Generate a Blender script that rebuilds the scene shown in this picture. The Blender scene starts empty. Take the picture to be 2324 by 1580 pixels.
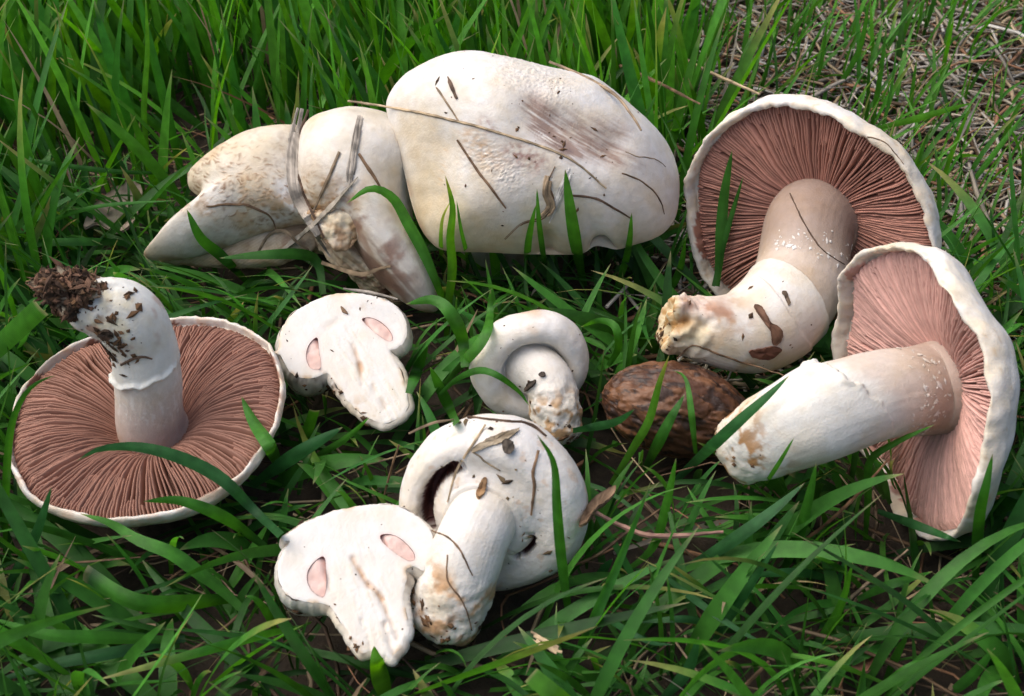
import bpy, math, os, random
import numpy as np
from mathutils import Vector
from mathutils.bvhtree import BVHTree
from mathutils.geometry import delaunay_2d_cdt

DRAFT = os.environ.get('DRAFT', '')
rng = np.random.default_rng(11)
random.seed(11)
scene = bpy.context.scene
col = scene.collection

# ------------------------------------------------------------------ camera, sky, sun, exposure
CAM = np.array([0.0, -0.435, 0.340])
PITCH = math.atan2(0.340, 0.435)
HFOV = math.radians(40.0)
camd = bpy.data.cameras.new('camera')
camd.angle = HFOV
camd.clip_start = 0.01
camd.clip_end = 200.0
camd.dof.use_dof = True
camd.dof.focus_distance = 0.52
camd.dof.aperture_fstop = 32.0
cam = bpy.data.objects.new('camera', camd)
cam.location = CAM
cam.rotation_euler = (math.pi / 2 - PITCH, 0, 0)
col.objects.link(cam)
scene.camera = cam

SUN_EL, SUN_AZ = math.radians(60), math.radians(-78)      # azimuth from +y (away from the camera), negative = left
world = bpy.data.worlds.new('World')
scene.world = world
world.use_nodes = True
wn = world.node_tree.nodes
wl = world.node_tree.links
sky = wn.new('ShaderNodeTexSky')
sky.sky_type = 'NISHITA'
sky.sun_disc = False
sky.sun_elevation = SUN_EL
sky.sun_rotation = SUN_AZ
sky.air_density = 0.7
sky.dust_density = 5.0
sky.ozone_density = 0.4
wl.new(sky.outputs[0], wn['Background'].inputs[0])
wn['Background'].inputs[1].default_value = 0.15
sund = bpy.data.lights.new('sun', 'SUN')
sund.energy = 1.5
sund.angle = math.radians(75)
sund.color = (1.0, 0.975, 0.935)
sun = bpy.data.objects.new('sun', sund)
sd = Vector((math.sin(SUN_AZ) * math.cos(SUN_EL), math.cos(SUN_AZ) * math.cos(SUN_EL), math.sin(SUN_EL)))
sun.rotation_euler = (-sd).to_track_quat('-Z', 'Y').to_euler()
sun.location = sd * 5
col.objects.link(sun)
scene.view_settings.view_transform = 'Standard'
scene.view_settings.look = 'None'
scene.view_settings.exposure = 0.46
scene.view_settings.gamma = 1.0
scene.view_settings.use_curve_mapping = False
scene.cycles.use_denoising = True
scene.cycles.max_bounces = 5
scene.cycles.diffuse_bounces = 3
scene.cycles.transmission_bounces = 4
scene.cycles.transparent_max_bounces = 4

# ------------------------------------------------------------------ pixel rays (photo measured on a 2323 x 1580 sheet)
FWD = np.array([0, math.cos(PITCH), -math.sin(PITCH)])
RIGHT = np.array([1.0, 0, 0])
UP = np.array([0, math.sin(PITCH), math.cos(PITCH)])
K = math.tan(HFOV / 2) / 1161.5


def ray(px, py):
    return FWD + RIGHT * ((px - 1161.5) * K) + UP * ((790 - py) * K)


def at_z(px, py, z):
    d = ray(px, py)
    return CAM + d * ((z - CAM[2]) / d[2])


def at_y(px, py, y):
    d = ray(px, py)
    return CAM + d * ((y - CAM[1]) / d[1])


def at_d(px, py, zc):
    return CAM + ray(px, py) * zc


def on_plane(px, py, P0, N):
    d = ray(px, py)
    return CAM + d * (np.dot(P0 - CAM, N) / np.dot(d, N))


def depth(P):
    return float(np.dot(np.asarray(P) - CAM, FWD))


def pxm(P, px):
    return px * depth(P) * K


def proj(V):
    Q = V - CAM
    z = Q @ FWD
    return np.stack([1161.5 + (Q @ RIGHT) / z / K, 790 - (Q @ UP) / z / K], 1)


def cdir(r, u, b):
    v = r * RIGHT + u * UP - b * FWD
    return v / np.linalg.norm(v)


def unit(v):
    v = np.asarray(v, float)
    return v / np.linalg.norm(v)


# ------------------------------------------------------------------ noise
_perm = np.random.default_rng(5).permutation(256)
_perm = np.concatenate([_perm, _perm, _perm])
_grad = np.random.default_rng(6).normal(size=(256, 3))
_grad /= np.linalg.norm(_grad, axis=1)[:, None]


def perlin(P):
    P = np.asarray(P, float)
    i = np.floor(P).astype(int)
    f = P - i
    i &= 255
    u = f * f * f * (f * (f * 6 - 15) + 10)
    out = np.zeros(len(P))
    for dx in (0, 1):
        for dy in (0, 1):
            for dz in (0, 1):
                h = _perm[_perm[_perm[(i[:, 0] + dx) & 255] + ((i[:, 1] + dy) & 255)] + ((i[:, 2] + dz) & 255)]
                g = _grad[h]
                dd = (g[:, 0] * (f[:, 0] - dx) + g[:, 1] * (f[:, 1] - dy) + g[:, 2] * (f[:, 2] - dz))
                w = ((u[:, 0] if dx else 1 - u[:, 0]) * (u[:, 1] if dy else 1 - u[:, 1]) * (u[:, 2] if dz else 1 - u[:, 2]))
                out += w * dd
    return out * 1.6


def fbm(P, freq, octv=3, seed=0.0):
    P = np.asarray(P, float) * freq + seed * 17.3
    s = np.zeros(len(P))
    a = 1.0
    for k in range(octv):
        s += a * perlin(P)
        P = P * 2.03 + 3.1
        a *= 0.5
    return s


def p3(x, y):
    return np.stack([x, y, np.zeros_like(x)], 1)


def sm(a, b, x):
    t = np.clip((x - a) / (b - a), 0, 1)
    return t * t * (3 - 2 * t)


def mix(c0, c1, m):
    c0 = np.asarray(c0, float)
    c1 = np.asarray(c1, float)
    m = np.clip(m, 0, 1)[:, None]
    return c0 * (1 - m) + c1 * m


def seg(uv, a, b, w):
    a = np.array(a, float)
    b = np.array(b, float)
    d = b - a
    t = np.clip(((uv - a) @ d) / max(d @ d, 1e-9), 0, 1)
    q = uv - (a + t[:, None] * d)
    return np.exp(-(q * q).sum(1) / (w * w))


# ------------------------------------------------------------------ curves
def cr(pts, n):
    P = np.asarray(pts, float)
    if P.ndim == 1:
        P = P[:, None]
    P = np.vstack([2 * P[0] - P[1], P, 2 * P[-1] - P[-2]])
    m = len(P) - 3
    t = np.linspace(0, m - 1e-9, n)
    i = t.astype(int)
    f = (t - i)[:, None]
    a, b, c, d = P[i], P[i + 1], P[i + 2], P[i + 3]
    return 0.5 * (2 * b + (c - a) * f + (2 * a - 5 * b + 4 * c - d) * f ** 2 + (3 * b - a - 3 * c + d) * f ** 3)


def arc_even(P, n):
    s = np.concatenate([[0], np.cumsum(np.linalg.norm(np.diff(P, axis=0), axis=1))])
    t = np.linspace(0, s[-1], n)
    return np.stack([np.interp(t, s, P[:, k]) for k in range(P.shape[1])], 1)


def closed(pts, n, sharp=False):
    P = np.asarray(pts, float)
    if not sharp:
        m = len(P)
        Q = np.vstack([P[-2:], P, P[:3]])
        C = cr(Q, (len(Q) - 1) * 24 + 1)
        C = C[48:48 + m * 24 + 1]
    else:
        C = np.vstack([P, P[:1]])
    return arc_even(C, n + 1)[:-1]


# ------------------------------------------------------------------ mesh objects
def mesh(name, V, F, mat, parent=None, colr=None, attrs=None, smooth=True, origin=None):
    V = np.asarray(V, float)
    if not isinstance(F, list):
        F = [F]
    F = [np.asarray(f, dtype=np.int32) for f in F if len(f)]
    if origin is None:
        origin = np.array(parent.get('wloc', (0, 0, 0))) if parent is not None else np.zeros(3)
    me = bpy.data.meshes.new(name)
    me.vertices.add(len(V))
    me.vertices.foreach_set('co', (V - origin).astype(np.float32).ravel())
    nl = sum(f.size for f in F)
    me.loops.add(nl)
    me.loops.foreach_set('vertex_index', np.concatenate([f.ravel() for f in F]))
    starts, o = [], 0
    for f in F:
        starts.append(o + np.arange(len(f)) * f.shape[1])
        o += f.size
    starts = np.concatenate(starts).astype(np.int32)
    me.polygons.add(len(starts))
    me.polygons.foreach_set('loop_start', starts)
    me.polygons.foreach_set('use_smooth', np.full(len(starts), smooth, dtype=bool))
    me.update(calc_edges=True)
    if colr is not None:
        c = np.ones((len(V), 4), np.float32)
        c[:, :3] = colr
        a = me.attributes.new('Col', 'FLOAT_COLOR', 'POINT')
        a.data.foreach_set('color', c.ravel())
    for k, v in (attrs or {}).items():
        a = me.attributes.new(k, 'FLOAT', 'POINT')
        a.data.foreach_set('value', np.asarray(v, np.float32).ravel())
    me.materials.append(mat)
    ob = bpy.data.objects.new(name, me)
    col.objects.link(ob)
    if parent is not None:
        ob.parent = parent
        ob['wloc'] = tuple(float(v) for v in origin)
    else:
        ob.location = origin
        ob['wloc'] = tuple(float(v) for v in origin)
    return ob


def tag(o, label=None, cat=None, group=None, kind=None):
    if label:
        o['label'] = label
    if cat:
        o['category'] = cat
    if group:
        o['group'] = group
    if kind:
        o['kind'] = kind
    return o


def thing(name, loc, label, cat, group=None):
    o = bpy.data.objects.new(name, None)
    o.empty_display_size = 0.01
    o.location = loc
    o['wloc'] = tuple(float(v) for v in loc)
    col.objects.link(o)
    return tag(o, label, cat, group)


def grid(nu, nv, wrap_v=True, base=0):
    i = np.arange(nu - 1)[:, None]
    j = np.arange(nv if wrap_v else nv - 1)[None, :]
    j2 = (j + 1) % nv
    f = np.stack([i * nv + j + 0 * j2, i * nv + j2, (i + 1) * nv + j2, (i + 1) * nv + j + 0 * j2], -1)
    return f.reshape(-1, 4) + base


def vnormals(V, F):
    N = np.zeros_like(V)
    for f in (F if isinstance(F, list) else [F]):
        f = np.asarray(f)
        n = np.cross(V[f[:, 2]] - V[f[:, 0]], V[f[:, -1]] - V[f[:, 1]])
        for k in range(f.shape[1]):
            np.add.at(N, f[:, k], n)
    return N / (np.linalg.norm(N, axis=1)[:, None] + 1e-12)


SOLID_V, SOLID_F, solid_n = [], [], [0]          # everything a straw may rest on or a blade may run into


def solid(V, F):
    for f in (F if isinstance(F, list) else [F]):
        f = np.asarray(f)
        tris = f if f.shape[1] == 3 else np.vstack([f[:, [0, 1, 2]], f[:, [0, 2, 3]]])
        SOLID_F.append(tris + solid_n[0])
    SOLID_V.append(V)
    solid_n[0] += len(V)


# ------------------------------------------------------------------ materials
def nodes(mat):
    mat.use_nodes = True
    return mat.node_tree.nodes, mat.node_tree.links


def flesh_mat(name, rough=0.55, sss=0.25, bump=0.15, scale=900.0, spec=0.35, mottled=0.08, yellow=0.0):
    m = bpy.data.materials.new(name)
    n, l = nodes(m)
    b = n['Principled BSDF']
    at = n.new('ShaderNodeAttribute')
    at.attribute_name = 'Col'
    tc = n.new('ShaderNodeTexCoord')
    nz = n.new('ShaderNodeTexNoise')
    nz.inputs['Scale'].default_value = scale
    nz.inputs['Detail'].default_value = 4
    l.new(tc.outputs['Object'], nz.inputs['Vector'])
    nz2 = n.new('ShaderNodeTexNoise')
    nz2.inputs['Scale'].default_value = scale * 0.25
    nz2.inputs['Detail'].default_value = 5
    l.new(tc.outputs['Object'], nz2.inputs['Vector'])
    mr = n.new('ShaderNodeMapRange')
    mr.inputs['From Min'].default_value = 0.3
    mr.inputs['From Max'].default_value = 0.7
    mr.inputs['To Min'].default_value = 1 - mottled
    mr.inputs['To Max'].default_value = 1 + mottled * 0.4
    l.new(nz2.outputs[0], mr.inputs['Value'])
    mx = n.new('ShaderNodeMix')
    mx.data_type = 'RGBA'
    mx.blend_type = 'MULTIPLY'
    mx.inputs['Factor'].default_value = 1
    l.new(at.outputs['Color'], mx.inputs[6])
    l.new(mr.outputs[0], mx.inputs[7])
    nz3 = n.new('ShaderNodeTexNoise')
    nz3.inputs['Scale'].default_value = 75
    nz3.inputs['Detail'].default_value = 7
    nz3.inputs['Roughness'].default_value = 0.65
    l.new(tc.outputs['Object'], nz3.inputs['Vector'])
    mr3 = n.new('ShaderNodeMapRange')
    mr3.inputs['From Min'].default_value = 0.45
    mr3.inputs['From Max'].default_value = 0.75
    mr3.inputs['To Min'].default_value = 0.0
    mr3.inputs['To Max'].default_value = yellow
    l.new(nz3.outputs[0], mr3.inputs['Value'])
    mx3 = n.new('ShaderNodeMix')
    mx3.data_type = 'RGBA'
    mx3.blend_type = 'MULTIPLY'
    mx3.inputs[7].default_value = (0.88, 0.77, 0.58, 1)
    l.new(mr3.outputs[0], mx3.inputs['Factor'])
    l.new(mx.outputs[2], mx3.inputs[6])
    l.new(mx3.outputs[2], b.inputs['Base Color'])
    b.inputs['Roughness'].default_value = rough
    b.inputs['Specular IOR Level'].default_value = spec
    if sss:
        b.inputs['Subsurface Weight'].default_value = sss
        b.inputs['Subsurface Radius'].default_value = (1.0, 0.7, 0.5)
        b.inputs['Subsurface Scale'].default_value = 0.0025
    bp = n.new('ShaderNodeBump')
    bp.inputs['Strength'].default_value = bump
    bp.inputs['Distance'].default_value = 0.0006
    ad = n.new('ShaderNodeMath')
    ad.operation = 'MULTIPLY_ADD'
    l.new(nz2.outputs[0], ad.inputs[0])
    ad.inputs[1].default_value = 0.2
    l.new(nz.outputs[0], ad.inputs[2])
    l.new(ad.outputs[0], bp.inputs['Height'])
    l.new(bp.outputs[0], b.inputs['Normal'])
    return m


def grass_mat(name):
    m = bpy.data.materials.new(name)
    n, l = nodes(m)
    b = n['Principled BSDF']
    out = n['Material Output']
    at = n.new('ShaderNodeAttribute')
    at.attribute_name = 'Col'
    au = n.new('ShaderNodeAttribute')
    au.attribute_name = 'bu'
    si = n.new('ShaderNodeMath')
    si.operation = 'MULTIPLY'
    si.inputs[1].default_value = 44.0
    l.new(au.outputs['Fac'], si.inputs[0])
    sn = n.new('ShaderNodeMath')
    sn.operation = 'SINE'
    l.new(si.outputs[0], sn.inputs[0])
    tc = n.new('ShaderNodeTexCoord')
    nz = n.new('ShaderNodeTexNoise')
    nz.inputs['Scale'].default_value = 220
    nz.inputs['Detail'].default_value = 3
    l.new(tc.outputs['Object'], nz.inputs['Vector'])
    mr = n.new('ShaderNodeMapRange')
    mr.inputs['From Min'].default_value = -1
    mr.inputs['From Max'].default_value = 1
    mr.inputs['To Min'].default_value = 0.80
    mr.inputs['To Max'].default_value = 1.12
    l.new(sn.outputs[0], mr.inputs['Value'])
    mr2 = n.new('ShaderNodeMapRange')
    mr2.inputs['From Min'].default_value = 0.3
    mr2.inputs['From Max'].default_value = 0.7
    mr2.inputs['To Min'].default_value = 0.75
    mr2.inputs['To Max'].default_value = 1.2
    l.new(nz.outputs[0], mr2.inputs['Value'])
    mu = n.new('ShaderNodeMath')
    mu.operation = 'MULTIPLY'
    l.new(mr.outputs[0], mu.inputs[0])
    l.new(mr2.outputs[0], mu.inputs[1])
    mx = n.new('ShaderNodeMix')
    mx.data_type = 'RGBA'
    mx.blend_type = 'MULTIPLY'
    mx.inputs['Factor'].default_value = 1
    l.new(at.outputs['Color'], mx.inputs[6])
    l.new(mu.outputs[0], mx.inputs[7])
    l.new(mx.outputs[2], b.inputs['Base Color'])
    b.inputs['Roughness'].default_value = 0.42
    b.inputs['Specular IOR Level'].default_value = 0.32
    bp = n.new('ShaderNodeBump')
    bp.inputs['Strength'].default_value = 0.25
    bp.inputs['Distance'].default_value = 0.0003
    l.new(sn.outputs[0], bp.inputs['Height'])
    l.new(bp.outputs[0], b.inputs['Normal'])
    tr = n.new('ShaderNodeBsdfTranslucent')
    hs = n.new('ShaderNodeHueSaturation')
    hs.inputs['Hue'].default_value = 0.485
    hs.inputs['Saturation'].default_value = 1.1
    hs.inputs['Value'].default_value = 1.5
    l.new(mx.outputs[2], hs.inputs['Color'])
    l.new(hs.outputs[0], tr.inputs['Color'])
    ms = n.new('ShaderNodeMixShader')
    ms.inputs[0].default_value = 0.38
    l.new(b.outputs[0], ms.inputs[1])
    l.new(tr.outputs[0], ms.inputs[2])
    l.new(ms.outputs[0], out.inputs['Surface'])
    return m


def soil_mat():
    m = bpy.data.materials.new('soil')
    n, l = nodes(m)
    b = n['Principled BSDF']
    tc = n.new('ShaderNodeTexCoord')
    nz = n.new('ShaderNodeTexNoise')
    nz.inputs['Scale'].default_value = 90
    nz.inputs['Detail'].default_value = 8
    nz.inputs['Roughness'].default_value = 0.7
    l.new(tc.outputs['Object'], nz.inputs['Vector'])
    rp = n.new('ShaderNodeValToRGB')
    rp.color_ramp.elements[0].position = 0.3
    rp.color_ramp.elements[0].color = (0.012, 0.009, 0.006, 1)
    rp.color_ramp.elements[1].position = 0.75
    rp.color_ramp.elements[1].color = (0.075, 0.052, 0.034, 1)
    l.new(nz.outputs[0], rp.inputs[0])
    l.new(rp.outputs[0], b.inputs['Base Color'])
    b.inputs['Roughness'].default_value = 0.95
    bp = n.new('ShaderNodeBump')
    bp.inputs['Strength'].default_value = 0.8
    bp.inputs['Distance'].default_value = 0.004
    l.new(nz.outputs[0], bp.inputs['Height'])
    l.new(bp.outputs[0], b.inputs['Normal'])
    return m


M_FLESH = flesh_mat('mushroom_flesh', sss=0.12, bump=0.28, scale=1300, mottled=0.09, yellow=0.75)
M_CUT = flesh_mat('cut_mushroom_flesh', rough=0.42, sss=0.15, bump=0.18, scale=1300, spec=0.45, mottled=0.05, yellow=0.3)
M_GILL = flesh_mat('mushroom_gills', rough=0.6, sss=0.0, bump=0.1, scale=1400, spec=0.25, mottled=0.12)
M_DRY = flesh_mat('dry_straw', rough=0.7, sss=0.0, bump=0.4, scale=500, spec=0.25, mottled=0.35)
M_DIRT = flesh_mat('soil_crumb', rough=0.9, sss=0.0, bump=0.5, scale=800, spec=0.2, mottled=0.4)
M_NUT = flesh_mat('nut_shell', rough=0.5, sss=0.0, bump=0.4, scale=700, spec=0.4, mottled=0.3)
M_GRASS = grass_mat('grass_blade')
M_SOIL = soil_mat()

WHITE = np.array([0.70, 0.68, 0.645])
CREAM = np.array([0.64, 0.545, 0.385])
TAN = np.array([0.50, 0.34, 0.18])
BROWN = np.array([0.20, 0.11, 0.055])
DARK = np.array([0.035, 0.024, 0.016])

# ------------------------------------------------------------------ the ground: one sheet to the horizon
def ground():
    a = np.concatenate([-np.geomspace(60, 0.8, 14), np.linspace(-0.7, 0.9, 150), np.geomspace(1.0, 80, 14)])
    b = np.concatenate([-np.geomspace(60, 0.8, 14), np.linspace(-0.7, 0.7, 150), np.geomspace(0.8, 60, 14)])
    Y, X = np.meshgrid(a, b, indexing='ij')
    V = np.stack([X.ravel(), Y.ravel(), np.zeros(X.size)], 1)
    near = np.clip(1.2 - np.hypot(V[:, 0], V[:, 1]), 0, 1)
    V[:, 2] = -0.006 + near * (0.004 * fbm(V, 14, 3) + 0.003 * fbm(V, 60, 2, 2))
    F = grid(len(a), len(b), wrap_v=False)
    tag(mesh('ground', V, F, M_SOIL), 'dark bare soil under the grass and dry thatch', 'ground', kind='structure')


ground()


# ------------------------------------------------------------------ builders for the mushrooms
def sweep(path, radii, na, nt, end_flat=0.6, squash=1.0, endrings=10):
    """closed-ended tube; returns V (rings x nt, + pole), F, t, theta"""
    C = cr(path, na * 4)
    Rr = cr(np.asarray(radii, float), na * 4)[:, 0]
    s = np.concatenate([[0], np.cumsum(np.linalg.norm(np.diff(C, axis=0), axis=1))])
    tt = np.linspace(0, s[-1], na)
    C = np.stack([np.interp(tt, s, C[:, k]) for k in range(3)], 1)
    Rr = np.interp(tt, s, Rr)
    T = np.gradient(C, axis=0)
    T /= np.linalg.norm(T, axis=1)[:, None]
    tl = np.linspace(0, 1, na)
    a = np.linspace(0, math.pi / 2, endrings + 1)[1:]
    C = np.vstack([C, C[-1] + T[-1] * (Rr[-1] * end_flat * np.sin(a))[:, None]])
    Rr = np.concatenate([Rr, Rr[-1] * np.maximum(np.cos(a), 0.02)])
    T = np.vstack([T, np.repeat(T[-1:], len(a), 0)])
    tl = np.concatenate([tl, 1 + 0.1 * np.sin(a)])
    th = np.linspace(0, 2 * math.pi, nt, endpoint=False)
    # frame: first axis turned towards the camera
    U = np.zeros_like(C)
    prev = CAM - C[0]
    for i in range(len(C)):
        u = prev - T[i] * np.dot(prev, T[i])
        U[i] = u / np.linalg.norm(u)
        prev = U[i]
    W = np.cross(T, U)
    V = C[:, None, :] + Rr[:, None, None] * (np.cos(th)[None, :, None] * U[:, None, :] * squash + np.sin(th)[None, :, None] * W[:, None, :])
    n = len(C)
    V = V.reshape(-1, 3)
    F = grid(n, nt)
    t = np.repeat(tl, nt)
    th = np.tile(th, n)
    V = np.vstack([V, C[-1:]])
    last = (n - 1) * nt
    j = np.arange(nt)
    tri = np.stack([last + j, last + (j + 1) % nt, np.full(nt, len(V) - 1)], 1)
    t = np.append(t, 1.1)
    th = np.append(th, 0)
    return V, [F, tri], t, th


def revolve(prof_fn, nr, nt, frame):
    """prof_fn(s (0..1 along profile), theta) -> rho, z in metres (arrays)"""
    C, X, Y, Z = frame
    s = np.linspace(0, 1, nr)
    th = np.linspace(0, 2 * math.pi, nt, endpoint=False)
    S, TH = np.meshgrid(s, th, indexing='ij')
    r, z = prof_fn(S.ravel(), TH.ravel())
    th = TH.ravel()
    V = C + (r * np.cos(th))[:, None] * X + (r * np.sin(th))[:, None] * Y + z[:, None] * Z
    return V, grid(nr, nt), S.ravel(), th


def frame(C, n, up=(0, 0, 1)):
    Z = unit(n)
    X = np.cross(up, Z)
    if np.linalg.norm(X) < 0.3:
        X = np.array([1.0, 0, 0]) - Z * Z[0]
    X = unit(X)
    return C, X, np.cross(Z, X), Z


def outward(V, F, N):
    """make normals point away from the centroid on average"""
    c = V.mean(0)
    if ((V - c) * N).sum() < 0:
        return [f[:, ::-1] for f in (F if isinstance(F, list) else [F])], -N
    return (F if isinstance(F, list) else [F]), N


OCT_F = np.array([[0, 2, 4], [2, 1, 4], [1, 3, 4], [3, 0, 4], [2, 0, 5], [1, 2, 5], [3, 1, 5], [0, 3, 5]])


def crumbs(name, parent, V, N, weight, count, size, colA, colB, mat=None, flat=0.55, stretch=1.8, lift=0.25, sd=1, kind='stuff'):
    r = np.random.default_rng(sd)
    w = np.clip(weight, 0, None)
    idx = r.choice(len(V), count, p=w / w.sum())
    P, n = V[idx], N[idx]
    d = r.normal(size=(count, 3))
    d -= n * (d * n).sum(1)[:, None]
    d /= np.linalg.norm(d, axis=1)[:, None]
    e = np.cross(n, d)
    sz = size[0] + (size[1] - size[0]) * r.random(count) ** 2.5
    st = 1 + (stretch - 1) * r.random(count) ** 1.5
    base = np.array([[1, 0, 0], [-1, 0, 0], [0, 1, 0], [0, -1, 0], [0, 0, 1], [0, 0, -1]], float)
    L = base[None] * (0.7 + 0.6 * r.random((count, 6, 1))) + r.normal(size=(count, 6, 3)) * 0.14
    Q = (P + n * (sz * lift)[:, None])[:, None, :] + L[:, :, 0:1] * (sz * st)[:, None, None] * d[:, None, :] \
        + L[:, :, 1:2] * sz[:, None, None] * e[:, None, :] + L[:, :, 2:3] * (sz * flat)[:, None, None] * n[:, None, :]
    F = (OCT_F[None] + (np.arange(count) * 6)[:, None, None]).reshape(-1, 3)
    k = np.repeat(r.random(count), 6)
    ob = mesh(name, Q.reshape(-1, 3), F, mat or M_DIRT, parent, mix(colA, colB, k), smooth=False)
    if kind:
        ob['kind'] = kind
    return ob


def gilled_cap(root, C, n, R, H, zg, gh, rs, ngill, nshort, colgill, colrim, lip=0.003, rv=None, zv=None, seed=0,
               lean=0.25, colcap=None, roll=0.0, up=(0, 0, 1), gshape=0.10, lumpy=1.0, rin=0.955):
    """cap seen from its gill side: shell + every gill a sub-part. zg(rho)->height of gill edges; gh(rho)-> gill height"""
    fr = frame(C, n, up)
    C, X, Y, Z = fr
    rv = rv or (lambda th: np.ones_like(th))
    zv = zv or (lambda th: np.zeros_like(th))
    r_in = rin - roll
    prof = [(0.0, -H), (0.35, -H * 0.96), (0.65, -H * 0.78), (0.85, -H * 0.52), (0.95, -H * 0.28), (1.0, -H * 0.08),
            (0.998, lip * 0.35), (0.988, lip * 0.8), (0.972 - roll * 0.6, lip * 0.75), (r_in + 0.006, lip * 0.1), (r_in, -0.0015), (r_in - 0.006, zg(r_in) - gh(r_in)),
            (0.8, zg(0.8) - gh(0.8)), (0.6, zg(0.6) - gh(0.6)), (0.4, zg(0.4) - gh(0.4)), (rs / R * 0.8, zg(rs / R) - gh(rs / R)), (0.0, zg(rs / R) - gh(rs / R))]
    PC = arc_even(cr([(a * R, b) for a, b in prof], 600), 130)

    def place(r, th, z):
        rho = np.clip(r / R, 0, 1.2)
        k = sm(0.15, 1.0, rho)
        rr = r * (1 + (rv(th) - 1) * k)
        zz = z + zv(th) * k
        return C + (rr * np.cos(th))[:, None] * X + (rr * np.sin(th))[:, None] * Y + zz[:, None] * Z

    nt = 260
    th = np.linspace(0, 2 * math.pi, nt, endpoint=False)
    S, TH = np.meshgrid(np.arange(len(PC)), th, indexing='ij')
    r, z, TH = PC[S.ravel(), 0], PC[S.ravel(), 1], TH.ravel()
    idx = S.ravel()
    lipm = sm(.97, .985, 1 - np.abs(r / R - (r_in + .02)) * .6) * (idx > np.argmax(PC[:, 0])) * (r > (r_in - .012) * R)
    ring3 = np.stack([np.cos(TH), np.sin(TH), 0 * TH], 1)
    r = r + lipm * lumpy * (.0022 * fbm(ring3, 3.0, 3, seed) + .0007 * fbm(ring3, 16, 3, seed + 1))
    V = place(r, TH, z)
    F = grid(len(PC), nt)
    N = vnormals(V, F)
    F, N = outward(V, F, N)
    isin = (S.ravel() > np.argmax(PC[:, 0])).astype(float) * (r < (r_in + 0.002) * R)
    rim = sm(0.86, 0.97, r / R) * (1 - isin)
    lump = .5 * lumpy * (0.0011 * fbm(V, 120, 3, seed) * (0.35 + rim) + 0.0005 * fbm(V, 420, 2, seed + 3) * (0.3 + rim)) * (1 - isin)
    V = V + N * lump[:, None]
    N = vnormals(V, F[0])
    c = mix(WHITE, CREAM, 0.25 + 0.5 * fbm(V, 60, 3, seed + 1))
    if colcap is not None:
        c = colcap(c, V, r / R)
    c = mix(c, colrim, rim * sm(-0.2, 0.6, fbm(V, 200, 3, seed + 2)) * 0.75)
    c = mix(c, TAN, sm(0.45, 0.8, fbm(V, 330, 2, seed + 5)) * rim * 0.5)
    bedc = np.asarray(colgill) * 0.75
    c = mix(c, bedc, isin)
    cap = mesh('cap', V, F, M_FLESH, root, c)
    solid(V, F)
    # gills
    rg = np.random.default_rng(40 + seed)
    tot = ngill + nshort
    order = np.zeros(tot, bool)
    order[np.linspace(0, tot - 1, nshort).astype(int)] = True
    na = 13
    for i in range(tot):
        th0 = (i + 0.09 * rg.normal()) * 2 * math.pi / tot
        r0 = rs * 0.86 if not order[i] else R * (0.5 + 0.38 * rg.random())
        r1 = R * (r_in + 0.004)
        q = np.linspace(0, 1, na)
        rr = r0 + (r1 - r0) * q
        rho = rr / R
        base = zg(rho) - gh(rho) - 0.0006
        top = zg(rho)
        if order[i]:
            top = base + (top - base) * sm(0.0, 0.16, q) * 0.96
        top = base + (top - base) * (1 - sm(0.93, 1.0, q) * 0.5)
        top = top + 0.00022 * np.sin(q * 40 * rg.random() + rg.random() * 6) + 0.00016 * rg.normal()
        dirv = np.stack([np.cos(th0) * rr, np.sin(th0) * rr, np.full(na, 0.0)], 1)
        wob = gshape * fbm(dirv, 38, 2, seed + 9) * (0.35 + 0.65 * rho) * sm(0.2, 0.7, rho)
        ln = lean * fbm(dirv, 22, 1, seed + 11) + 0.045 * rg.normal() + 0.03 * np.sin(q * 7 + rg.random() * 6)
        tht = 0.00030 * (0.9 + 0.25 * rg.random())
        thb = 0.00048
        hh = top - base
        ths = th0 + wob
        pts = []
        for off, zz in ((-thb, base), (-tht + 0.0 * hh, top - 0.0004), (0.0, top), (tht, top - 0.0004), (thb, base)):
            f = np.clip((zz - base) / np.maximum(hh, 1e-5), 0, 1)
            pts.append(place(rr, ths + (off + ln * hh * f) / rr, zz))
        G = np.stack(pts, 1).reshape(-1, 3)
        FG = grid(na, 5, wrap_v=False)
        g = np.asarray(colgill) * (0.86 + 0.28 * rg.random())
        edge = np.tile([0.0, 0.8, 1.0, 0.8, 0.0], na)
        age = 0.5 + 0.5 * fbm(G, 45, 2, seed + 4)
        cg = mix(g * 0.86, g * 1.12 + 0.012, edge * age)
        mesh('gill', G, FG, M_GILL, cap, cg)
    return cap, V, N, fr


def stem(root, path, radii, colf, dispf=None, na=200, nt=120, end_flat=0.6, seed=0, mat=None, squash=1.0, name='stem'):
    V, F, t, th = sweep(path, radii, na, nt, end_flat, squash)
    N = vnormals(V, F)
    F, N = outward(V, F, N)
    d = 0.0005 * fbm(V, 50, 2, seed) + 0.00008 * fbm(np.stack([np.cos(th) * 9, np.sin(th) * 9, t * 3], 1), 1.6, 3, seed)
    if dispf:
        d = d + dispf(V, t, th)
    V = V + N * d[:, None]
    N = vnormals(V, F)
    c = colf(V, t, th)
    ob = mesh(name, V, F, mat or M_FLESH, root, c)
    solid(V, F)
    return ob, V, N, t, th


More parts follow.
